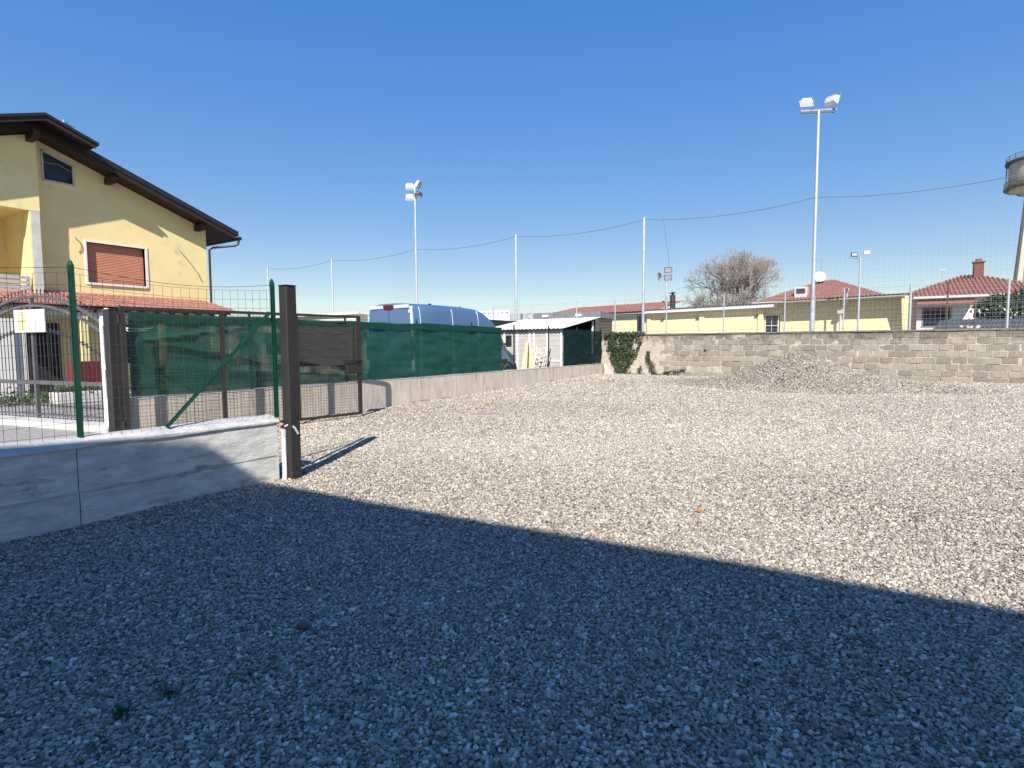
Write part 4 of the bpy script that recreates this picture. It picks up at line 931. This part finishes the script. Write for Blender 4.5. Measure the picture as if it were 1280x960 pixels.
def flood_head(parent, loc, rot, w_=.46, h_=.34, d_=.16, white=True):
    m = MB(); m.poly([(-w_/2, 0, -h_/2), (w_/2, 0, -h_/2), (w_/2, 0, h_/2), (-w_/2, 0, h_/2)], (0, .03, 0))
    m.add([(-w_/2, .03, -h_/2), (w_/2, .03, -h_/2), (w_/2, .03, h_/2), (-w_/2, .03, h_/2), (-w_/3, d_, -h_/3), (w_/3, d_, -h_/3), (w_/3, d_, h_/3), (-w_/3, d_, h_/3)], [(0, 1, 5, 4), (1, 2, 6, 5), (2, 3, 7, 6), (3, 0, 4, 7), (4, 5, 6, 7)])
    for k in range(5): m.box(-w_/3.2, w_/3.2, d_, d_+.02, -h_/3.4+k*h_/7.5, -h_/3.4+k*h_/7.5+.012)
    o = part('lamp_head', m, M['lamp_white' if white else 'lamp_grey'], parent); o.location = loc; o.rotation_euler = rot
    m = MB(); m.box(-w_/2+.03, w_/2-.03, -.012, -.002, -h_/2+.03, h_/2-.03); part('glass', m, M['lamp_glass'], o)
    m = MB(); m.bar((-w_/2-.02, .06, 0), (-w_/2-.02, .06, -h_/2-.08), .03, .008, up=(1, 0, 0)); m.bar((w_/2+.02, .06, 0), (w_/2+.02, .06, -h_/2-.08), .03, .008, up=(1, 0, 0)); m.bar((-w_/2-.02, .06, -h_/2-.085), (w_/2+.02, .06, -h_/2-.085), .03, .008); part('bracket', m, M['galv_dull'], o)
    return o
fl = thing('floodlight', 'tall tapered floodlight mast with two white lamp heads right of centre', 'floodlight', (-1.93, NY-.02, 0), 0, 'tall floodlight masts')
tube_obj('shaft', .085, 3.0, 'galv', fl); o = tube_obj('upper_shaft', .062, 6.35, 'galv', fl, r2=.048); o.location = (0, 0, 3.0)
m = MB(); m.tube([(0, 0, 2.94), (0, 0, 3.06)], .093, 12); part('joint_collar', m, M['galv_dull'], fl, smooth=True)
m = MB(); m.bar((-.52, -.36, 9.33), (.52, .34, 9.40), .05, .06); m.bar((-.52, -.28, 9.25), (.52, .42, 9.32), .03, .04); part('crossarm', m, M['galv_dull'], fl)
flood_head(fl, (-.36, -.22, 9.56), (R(-35+180), 0, R(200+180)), .42, .32)
flood_head(fl, (.38, .25, 9.63), (R(-30+180), 0, R(158+180)), .44, .34)
f2 = thing('floodlight', 'slim mast with a cluster of four floodlights rising behind the van', 'floodlight', (-20.37, NY-.02, 0), 0, 'tall floodlight masts')
tube_obj('shaft', .07, 9.75, 'galv', f2, r2=.05)
m = MB(); m.box(-.30, .30, -.03, .03, 9.58, 9.64); m.box(-.30, .30, -.03, .03, 9.05, 9.11); part('crossarm', m, M['galv_dull'], f2)
flood_head(f2, (-.24, -.12, 9.62), (R(155), 0, R(215+180)), .42, .36); flood_head(f2, (-.24, -.12, 9.08), (R(155), 0, R(215+180)), .42, .38)
flood_head(f2, (.22, .1, 9.72), (R(150), 0, R(110+180)), .42, .40); flood_head(f2, (.18, .05, 9.18), (R(100), 0, R(140)), .42, .40, white=False)
wr_ = MB(); wr_.tube([(-7.26, NY, 6.35), (-7.15, NY, 5.6), (-7.05, NY, 4.9), (-7.0, NY, 4.45)], .010, 4); tag(wr_.build('hanging_cable', M['ball_net']), 'dark loose cable hanging from the ball net top wire', 'cable')
# small floodlights beyond
f3 = thing('floodlight', 'far short mast with three dark floodlights above the flue', 'floodlight', (-11.95, 37.5, 0), 0, 'small far floodlights'); tube_obj('shaft', .06, 6.3, 'galv', f3)
flood_head(f3, (-.55, 0, 6.0), (R(10), 0, R(-60)), .5, .42, white=False); flood_head(f3, (.15, -.1, 6.35), (R(20), 0, R(20)), .5, .35, white=False); flood_head(f3, (.15, -.1, 5.85), (R(20), 0, R(20)), .5, .35, white=False)
m = MB(); m.box(-.6, .3, -.03, .03, 5.95, 6.0); part('crossarm', m, M['galv_dull'], f3)
f4 = thing('floodlight', 'thin mast with two dark floodlights over the cream building', 'floodlight', (-.75, 30.2, 0), 0, 'small far floodlights'); tube_obj('shaft', .04, 5.30, 'galv', f4)
flood_head(f4, (-.24, 0, 5.45), (R(-15), 0, R(30)), .28, .20, .1, white=False); flood_head(f4, (.24, .06, 5.50), (R(-15), 0, R(10)), .28, .22, .1, white=False)
m = MB(); m.box(-.35, .35, -.02, .02, 5.26, 5.30); part('crossarm', m, M['galv_dull'], f4)
# ------------------------------------------------------------ boundary fence behind block wall
bf = thing('boundary_fence', 'galvanised mesh fence with slim posts just behind the block wall', 'fence', (0, 22.2, 0))
for x in (-15.4, -13.23, -11.0, -9.22, -7.05, -4.87, -2.79, -.98, .86, 1.8, 2.48, 3.24, 5.4):
    mt = 'rust' if x in (1.8, 2.48) else 'galv'; h = 3.3 if x != 2.48 else 2.7
    m = MB(); m.tube([(x, 0, 0), (x, 0, h)], .026 if x not in (.86, 3.24) else .034, 8); part('post', m, M[mt], bf, smooth=True)
m = MB()
for z in (1.95, 2.62, 3.25): m.tube([(-15.4, -.03, z), (5.4, -.03, z)], .004, 4)
part('line_wire', m, M['galv_dull'], bf)
m = MB(); x = -15.4
while x < 5.4: m.tube([(x, -.03, 1.8), (x, -.03, 3.25)], .0013, 3, cap=False); x += .12
z = 1.85
while z < 3.25: m.tube([(-15.4, -.03, z), (5.4, -.03, z)], .0013, 3, cap=False); z += .12
part('wire_mesh', m, M['galv_dull'], bf, kind='stuff')
# ------------------------------------------------------------ cream building range behind
RA = math.atan2(-3.23, 13.36)
yb = thing('low_building', 'low cream building with grey corrugated roof behind the block wall', 'building', (-12.38, 35.2, 0), RA)
def cream_building():
    # section one 0..7.3, window 7.35..8.0, section two recessed 8.0..13.75
    m = MB(); m.box(0, 7.30, 0, 3, 0, 3.60); part('wall', m, M['yellow_b'], yb)
    for x in (-.02, 3.6, 7.05):
        m = MB(); m.box(x, x+.28, -.09, -.004, 0, 3.30); part('pilaster', m, M['yellow_b'], yb)
    m = MB(); m.box(-.1, 8.1, -.42, -.10, 3.38, 3.575); part('fascia', m, M['white'], yb)
    m = MB(); m.box(7.303, 8.10, .25, .4, 0, 1.9); m.box(7.303, 8.10, .25, .4, 3.0, 3.55); part('window_bay', m, M['yellow_b'], yb)
    m = MB(); m.box(7.34, 8.06, .2, .24, 1.9, 3.0); wn_ = part('window', m, M['white'], yb)
    m = MB(); m.box(7.39, 7.68, .18, .198, 1.95, 2.40); m.box(7.72, 8.02, .18, .198, 1.95, 2.40); m.box(7.39, 7.68, .18, .198, 2.45, 2.95); m.box(7.72, 8.02, .18, .198, 2.45, 2.95); part('pane', m, M['glass_dark'], wn_)
    m = MB(); m.box(8.103, 13.75, .3, 1.8, 0, 3.69); part('wall', m, M['yellow_b'], yb)
    # fin wall at right end, sloping outwards, with brown stained edge
    m = MB(); m.poly([(13.76, .3, 0), (13.76, -.55, 3.64), (13.76, .3, 3.66)], (.12, 0, 0)); part('end_fin', m, M['yellow_b'], yb)
    m = MB(); m.box(13.90, 13.96, .28, 1.6, 0, 3.5); part('end_wall', m, M['rust'], yb)
    # roofs
    def cr(x0, x1, y0, y1, z0, z1, nm, mt='roof_grey'):
        n = int((x1-x0)/.06); V = []
        for i in range(n+1):
            x = x0+(x1-x0)*i/n; dz = .022*math.sin(i*PI/1.5); V += [(x, y0, z0+dz), (x, y1, z1+dz)]
        part(nm, MB().add(V, [(2*i, 2*i+2, 2*i+3, 2*i+1) for i in range(n)]), M[mt], yb)
    cr(-.15, 8.15, -.50, 3.2, 3.60, 3.80, 'roof'); cr(8.17, 13.95, -.62, 2.0, 3.68, 3.80, 'roof')
    m = MB(); m.box(8.17, 14.0, -.60, -.56, 3.56, 3.63); part('roof_edge', m, M['galv_dull'], yb)
    m = MB(); m.tube([(11.15, -.1, 1.9), (11.15, -.1, 2.95), (11.5, -.35, 3.55), (11.5, -.45, 3.62), (11.5, -.45, 4.0)], .055, 10); part('flue_pipe', m, M['plaster_w'], yb, smooth=True)
    m = MB(); m.lathe([(.10, 3.98), (.10, 4.1), (.001, 4.13)], 12, (11.5, -.45, 0)); m.box(11.03, 11.27, -.2, -.0, 2.9, 3.06); part('flue_cowl', m, M['conc_edge'], yb)
    for x in (1.0, 3.4, 6.9):
        m = MB(); m.box(x, x+.2, -.13, -.02, 2.95, 3.03); part('wall_lamp', m, M['rust'], yb)
cream_building()
rb = thing('tiled_building', 'low red tiled building left of the cream building behind the shed', 'building', (-12.38, 35.2, 0), RA)
def red_building():
    m = MB(); m.box(-4.8, -.92, .1, 5, 0, 3.45); m.box(-.36, -.02, .1, 5, 0, 3.45); m.box(-.916, -.364, .3, .5, 0, 3.45); part('wall', m, M['yellow_b'], rb)
    m = MB(); m.box(-.90, -.38, .12, .2, 1.3, 3.3); f = part('window', m, M['galv_dull'], rb)
    m = MB(); m.box(-.86, -.42, .10, .118, 1.35, 2.2); m.box(-.86, -.42, .10, .118, 2.3, 3.25); part('pane', m, M['glass_dark'], f)
    m = MB(); m.box(-11.5, -4.803, .8, 5, 0, 3.4); part('portico', m, M['brown_wall'], rb)
    m = MB(); n = 120; V = []
    for i in range(n+1):
        x = -9.9+10.7*i/n; dz = .03*abs(math.sin(i*PI/3)); V += [(x, -.3, 3.56+dz), (x+1.3*max(0, 1-i/24), 3.2, 4.34+dz)]
    part('roof', MB().add(V, [(2*i, 2*i+2, 2*i+3, 2*i+1) for i in range(n)]), M['tile_far'], rb)
    m = MB(); m.poly([(-9.9, -.3, 3.53), (-.2, -.3, 3.53), (-.2, 3.2, 4.2), (-8.7, 3.2, 4.2)], (0, 0, -.08)); part('roof_boards', m, M['wood_dark'], rb)
    m = MB(); m.bar((-8.6, 3.2, 4.37), (.8, 3.2, 4.37), .2, .09); part('ridge', m, M['conc_edge'], rb)
    m = MB(); m.tube([(1.4, .6, 3.6), (1.4, .6, 4.5)], .17, 14); m.lathe([(.24, 4.62), (.001, 4.72)], 12, (1.4, .6, 0)); m.tube([(1.4, .6, 4.5), (1.4, .6, 4.62)], .08, 8); part('flue', m, M['gate_steel'], rb)
red_building()
dc = thing('flat_canopy', 'dark flat-roofed canopy behind the white shed', 'canopy', (-19.5, 28.2, 0), R(8))
m = MB(); m.box(0, 6.6, 0, 3, 2.95, 3.28); part('roof', m, M['roof_grey'], dc)
m = MB(); m.box(-.02, 3.0, -.03, -.002, 2.78, 2.94); part('white_beam', m, M['white'], dc)
m = MB(); m.box(0.05, 6.5, .1, 2.9, 0, 2.948); part('wall', m, M['brown_wall'], dc)
for x in (3.2, 5.2):
    m = MB(); m.box(x, x+.35, -.20, -.04, 3.02, 3.16); part('lamp', m, M['lamp_white'], dc, bevel=.01)
gr = thing('grey_roofed_store', 'low store with dark grey corrugated roof in front of the white house', 'store', (2.4, 35.6, -.28), R(-12))
m = MB(); m.box(0, 12, .4, 5, 0, 2.15); part('wall', m, M['brown_wall'], gr)
n = 260; V = []
for i in range(n+1):
    x = -.2+12.4*i/n; dz = .02*math.sin(i*PI/1.5)+.03*nz(x*.5, 3); V += [(x, 0, 2.2+dz), (x, 3.4, 2.95+dz+.002*x)]
part('roof', MB().add(V, [(2*i, 2*i+2, 2*i+3, 2*i+1) for i in range(n)]), M['roof_dark'], gr)
# ------------------------------------------------------------ hip roof houses
def hip_house(name, label, loc, rz, W, D, h, rh, wallm, chim=None, extra=None):
    t = thing(name, label, 'house', loc, rz, 'houses with hipped red roofs')
    m = MB(); m.box(-W/2, W/2, 0, D, 0, h); part('wall', m, M[wallm], t)
    o = .6; k = min(W, D)/2; e = h+.02
    A = [(-W/2-o, -o, e), (W/2+o, -o, e), (W/2+o, D+o, e), (-W/2-o, D+o, e)]
    if W >= D: rdg = [(-(W-D)/2-.2, D/2, h+rh), ((W-D)/2+.2, D/2, h+rh)]
    else: rdg = [(0, W/2, h+rh), (0, D-W/2, h+rh)]
    V = A+rdg
    F = [(0, 1, 5, 4), (1, 2, 5), (2, 3, 4, 5), (3, 0, 4)] if W >= D else [(0, 1, 4), (1, 2, 5, 4), (2, 3, 5), (3, 0, 4, 5)]
    rf = part('roof', MB().add(V, F), M['tile_far'], t)
    # tile rolls down the front slope
    m = MB(); x = -W/2-o+.1
    L0, R0 = V[4][0], V[5][0]
    while x < W/2+o:
        if x < L0: f = (x+W/2+o)/(L0+W/2+o+1e-6)
        elif x > R0: f = (W/2+o-x)/(W/2+o-R0+1e-6)
        else: f = 1
        f = max(.02, min(1, f)); y1 = -o+(D/2+o if W >= D else W/2+o)*f; z1 = e+rh*f
        m.tube([(x, -o, e+.02), (x, y1, z1+.02)], .055, 4, cap=False); x += .26
    part('tile_rows', m, M['tile_far'], rf, kind='stuff')
    m = MB(); m.box(-W/2-o-.03, W/2+o+.03, -o-.06, -o-.003, e-.17, e-.0); m.box(-W/2-o, W/2+o, -o, D+o, e-.06, e-.03); part('eaves', m, M['plaster_w'], t)
    return t, rf
h1, r1 = hip_house('house', 'house whose red hipped roof with dish rises over the cream building', (-4.6, 58.5, 0), R(-5), 9.8, 9.0, 5.35, 2.15, 'yellow_b')
m = MB(); m.box(-2.05, -1.0, .2, 1.1, 5.5, 6.65); part('dormer', m, M['plaster_w'], h1)
m = MB(); m.box(-1.9, -1.15, .17, .198, 6.05, 6.5); part('dormer_window', m, M['glass_dark'], h1)
dsh = thing('satellite_dish', 'white satellite dish and aerial on the ridge of the red hipped roof', 'dish', (-4.75, 62.4, 7.45))
m = MB(); m.tube([(.0, 0, -.5), (0, 0, 2.2)], .035, 6); part('mast', m, M['galv_dull'], dsh)
m = MB(); m.lathe([(.001, 0), (.3, .04), (.52, .13)], 18); o = part('bowl', m, M['lamp_white'], dsh, smooth=True); o.rotation_euler = (R(70), 0, R(20)); o.location = (-.1, -.1, .35)
m = MB(); m.bar((-.3, 0, 1.9), (.4, 0, 1.9), .03, .03); m.bar((-.2, 0, 1.2), (.2, 0, 1.2), .03, .03); part('aerial', m, M['galv_dull'], dsh)
h2, r2 = hip_house('house', 'white house with weathered red hipped roof and brick chimney', (6.05, 52.9, .35), R(2), 8.9, 8.4, 4.5, 1.85, 'wall_white')
m = MB(); m.box(.22, .82, 3.7, 4.3, 5.7, 7.25); part('chimney', m, M['brick_red'], r2)
m = MB(); m.box(.14, .90, 3.6, 4.4, 7.253, 7.34); m.box(.34, .70, 3.8, 4.2, 7.343, 7.55); part('chimney_pot', m, M['tower_dark'], r2)
m = MB(); m.poly([(-.6, 3.3, 5.95), (.2, 3.3, 5.95), (.2, 4.0, 6.26), (-.3, 4.0, 6.26)], (0, 0, .05)); part('roof_patch', m, M['dark'], r2)
for x0, x1, z0, z1, mt in ((-3.3, -1.5, 2.2, 3.7, 'glass_dark'), (.9, 1.8, 2.2, 3.8, 'white')):
    m = MB(); m.box(x0, x1, -.05, -.003, z0, z1); f = part('window', m, M['galv_dull'], h2); m = MB(); m.box(x0+.1, x1-.1, -.07, -.053, z0+.1, z1-.1); part('pane', m, M[mt], f)
m = MB(); m.poly([(-4.4, -.002, 4.25), (-4.4, -1.3, 3.95), (-4.4, -1.3, 3.88), (-4.4, -.002, 4.15)], (4.2, 0, 0)); part('awning', m, M['tile_far'], h2)
m = MB(); m.box(.8, 1.9, -.05, -.003, 3.85, 4.25); part('window_lintel', m, M['brick_red'], h2)
m = MB(); m.tube([(-1.9, 2.2, 5.6), (-1.9, 2.2, 6.7)], .03, 5); m.bar((-2.1, 2.2, 6.7), (-1.7, 2.2, 6.7), .1, .08); part('aerial', m, M['galv'], h2)
# ------------------------------------------------------------ water tower
wt = thing('water_tower', 'tall concrete water tower with round tank at the right edge', 'water tower', (23.0, 127.2, 0))
m = MB(); m.lathe([(4.1, 26.2), (5.2, 27.2), (5.3, 27.9), (5.3, 30.7), (5.2, 31.2), (4.2, 31.9), (.01, 32.4)], 48); part('tank', m, M['tower'], wt, smooth=True)
m = MB(); m.lathe([(5.2, 26.75), (5.85, 26.95), (5.85, 27.2), (5.3, 27.2)], 48); part('gallery', m, M['tower_dark'], wt, smooth=True)
m = MB(); m.lathe([(5.32, 31.0), (5.8, 31.15), (5.8, 31.4), (5.1, 31.5)], 48); part('rim', m, M['tower_dark'], wt, smooth=True)
m = MB(); m.lathe([(2.6, 24.6), (3.2, 26.0), (5.25, 26.8)], 48); part('soffit', m, M['tower'], wt, smooth=True)
m = MB(); m.lathe([(3.1, 0), (2.6, 12), (2.2, 24.6), (2.6, 26)], 32); part('shaft', m, M['tower'], wt, smooth=True)
for k in range(8):
    a = 2*PI*k/8+.35; m = MB(); m.bar((4.4*math.cos(a), 4.4*math.sin(a), 0), (2.75*math.cos(a), 2.75*math.sin(a), 25.6), .6, .8, up=(math.cos(a), math.sin(a), 0)); part('rib', m, M['tower'], wt)
for nm, z, r in (('gallery_rail', 28.1, 5.78), ('roof_rail', 32.2, 5.7)):
    m = MB(); m.tube([(r*math.cos(t*PI/24), r*math.sin(t*PI/24), z) for t in range(49)], .05, 4); m.tube([(r*math.cos(t*PI/24), r*math.sin(t*PI/24), z-.45) for t in range(49)], .035, 4)
    for k in range(24): a = k*PI/12; m.tube([(r*math.cos(a), r*math.sin(a), z-.95), (r*math.cos(a), r*math.sin(a), z)], .045, 4)
    part(nm, m, M['tower_dark'], wt)
m = MB(); m.tube([(-5.7, -1.2, 26.9), (-5.7, -1.2, 31.6)], .05, 4); m.tube([(-5.7, -.7, 26.9), (-5.7, -.7, 31.6)], .05, 4); part('ladder', m, M['tower_dark'], wt)
m = MB(); m.lathe([(.001, .5), (.35, .35), (.5, 0), (.35, -.35), (.001, -.5)], 10, (-1.2, 0, 33.4)); m.tube([(-1.2, 0, 32), (-1.2, 0, 33)], .08, 5); part('beacon', m, M['lamp_white'], wt)
# ------------------------------------------------------------ trees
def bare_tree(name, label, loc, H, spread, seed, lv=6, mt='bark'):
    random.seed(seed); t = thing(name, label, 'tree', loc, 0, 'bare trees beyond the buildings')
    tr_ = MB(); tw_ = MB()
    th = H*.16; tr_.tube([(0, 0, -.1), (.05, 0, th*.5), (0, .05, th)], H*.03, 9, r2=H*.024); part('trunk', tr_, M[mt], t, smooth=True)
    def rec(p, d, L_, r, k):
        q = p+d*L_; mid = p+d*L_*.5+Vector((random.gauss(0, 1), random.gauss(0, 1), random.gauss(0, 1)))*L_*.05
        tw_.tube([p, mid, q], r, 5 if k < 2 else 3, cap=False, r2=r*.62)
        if k >= lv: return
        n = 4 if k == 0 else random.choice((3, 3, 4)) if k < 4 else random.choice((3, 4))
        for i in range(n):
            a = random.uniform(0, 6.28); s = random.uniform(.32, .72) if k < 3 else random.uniform(.3, .9); o_ = d.orthogonal().normalized(); b = d.cross(o_)
            nd = (d*math.cos(s)+(o_*math.cos(a)+b*math.sin(a))*math.sin(s)+Vector((0, 0, .16))).normalized()
            st_ = p+(q-p)*random.uniform(.55, 1)
            rec(st_, nd, L_*random.uniform(.60, .78), max(r*.58, .010), k+1)
    for i in range(12):
        a = 2*PI*i*.618+random.uniform(-.2, .2); s = random.uniform(.12, spread) if i < 6 else random.uniform(.75, 1.1)
        rec(Vector((0, 0, th*random.uniform(.8, 1))), Vector((math.cos(a)*math.sin(s), math.sin(a)*math.sin(s), math.cos(s))), H*random.uniform(.19, .24)*(1 if i < 6 else .72), H*.0115, 0)
    part('crown', tw_, M[mt], t); return t
bare_tree('bare_tree', 'bare brown rounded tree rising behind the cream building', (-13.3, 65.2, 0), 15.4, .38, 3, 6)
bare_tree('bare_tree', 'bare tree partly hidden at the foot of the water tower', (15.5, 90, 0), 9.5, .8, 9, 4)
ev = thing('evergreen', 'dense dark evergreen clump in front of the white house at right', 'tree', (7.7, 46.0, .3))
random.seed(17); m = MB(); m.tube([(0, 0, 0), (0, 0, 3.2)], .22, 8, r2=.1); part('trunk', m, M['stem'], ev)
pts = []
lobes = [(random.uniform(-2.2, 3.8), random.uniform(-1.2, 1.2), random.uniform(1.2, 3.9), random.uniform(.6, 1.1)) for _ in range(34)]
lobes = [(x, y, min(z, 4.0-.55*max(0, -x-.6)-.1), r) for x, y, z, r in lobes]
for x, y, z, r in lobes:
    for _ in range(430):
        v = Vector((random.gauss(0, 1), random.gauss(0, 1), random.gauss(0, 1))).normalized()*r*random.uniform(.65, 1.05); pts.append((x+v.x, y+v.y, z+v.z*.9))
part('crown', leaf_cloud(pts, .10), M['thuja'], ev)
# distant low band of trees/buildings at the horizon (far left and centre)
random.seed(31); pts = []
for _ in range(5200):
    x = random.uniform(-260, 60); pts.append((x, 230+random.uniform(-4, 4), abs(random.gauss(1.2, 1.6))+1.4*max(0, nz(x*.05, 1))*2))
o = leaf_cloud(pts, .9).build('far_tree_line', M['thuja']); o['kind'] = 'stuff'; tag(o, 'low far-off line of trees on the horizon', 'tree line')
# bits on top of the block wall at right
rub = MB(); random.seed(2)
for k in range(7):
    x = 2.25+random.uniform(-.16, .28); s = random.uniform(.03, .06); rub.lathe([(.001, s), (s*.8, s*.6), (s, 0), (s*.6, -s*.5)], 6, (x, BY+.1, 1.875+random.uniform(0, .05)))
o = rub.build('stone_rubble', M['conc_far']); tag(o, 'small heap of broken stone on top of the block wall coping', 'rubble')
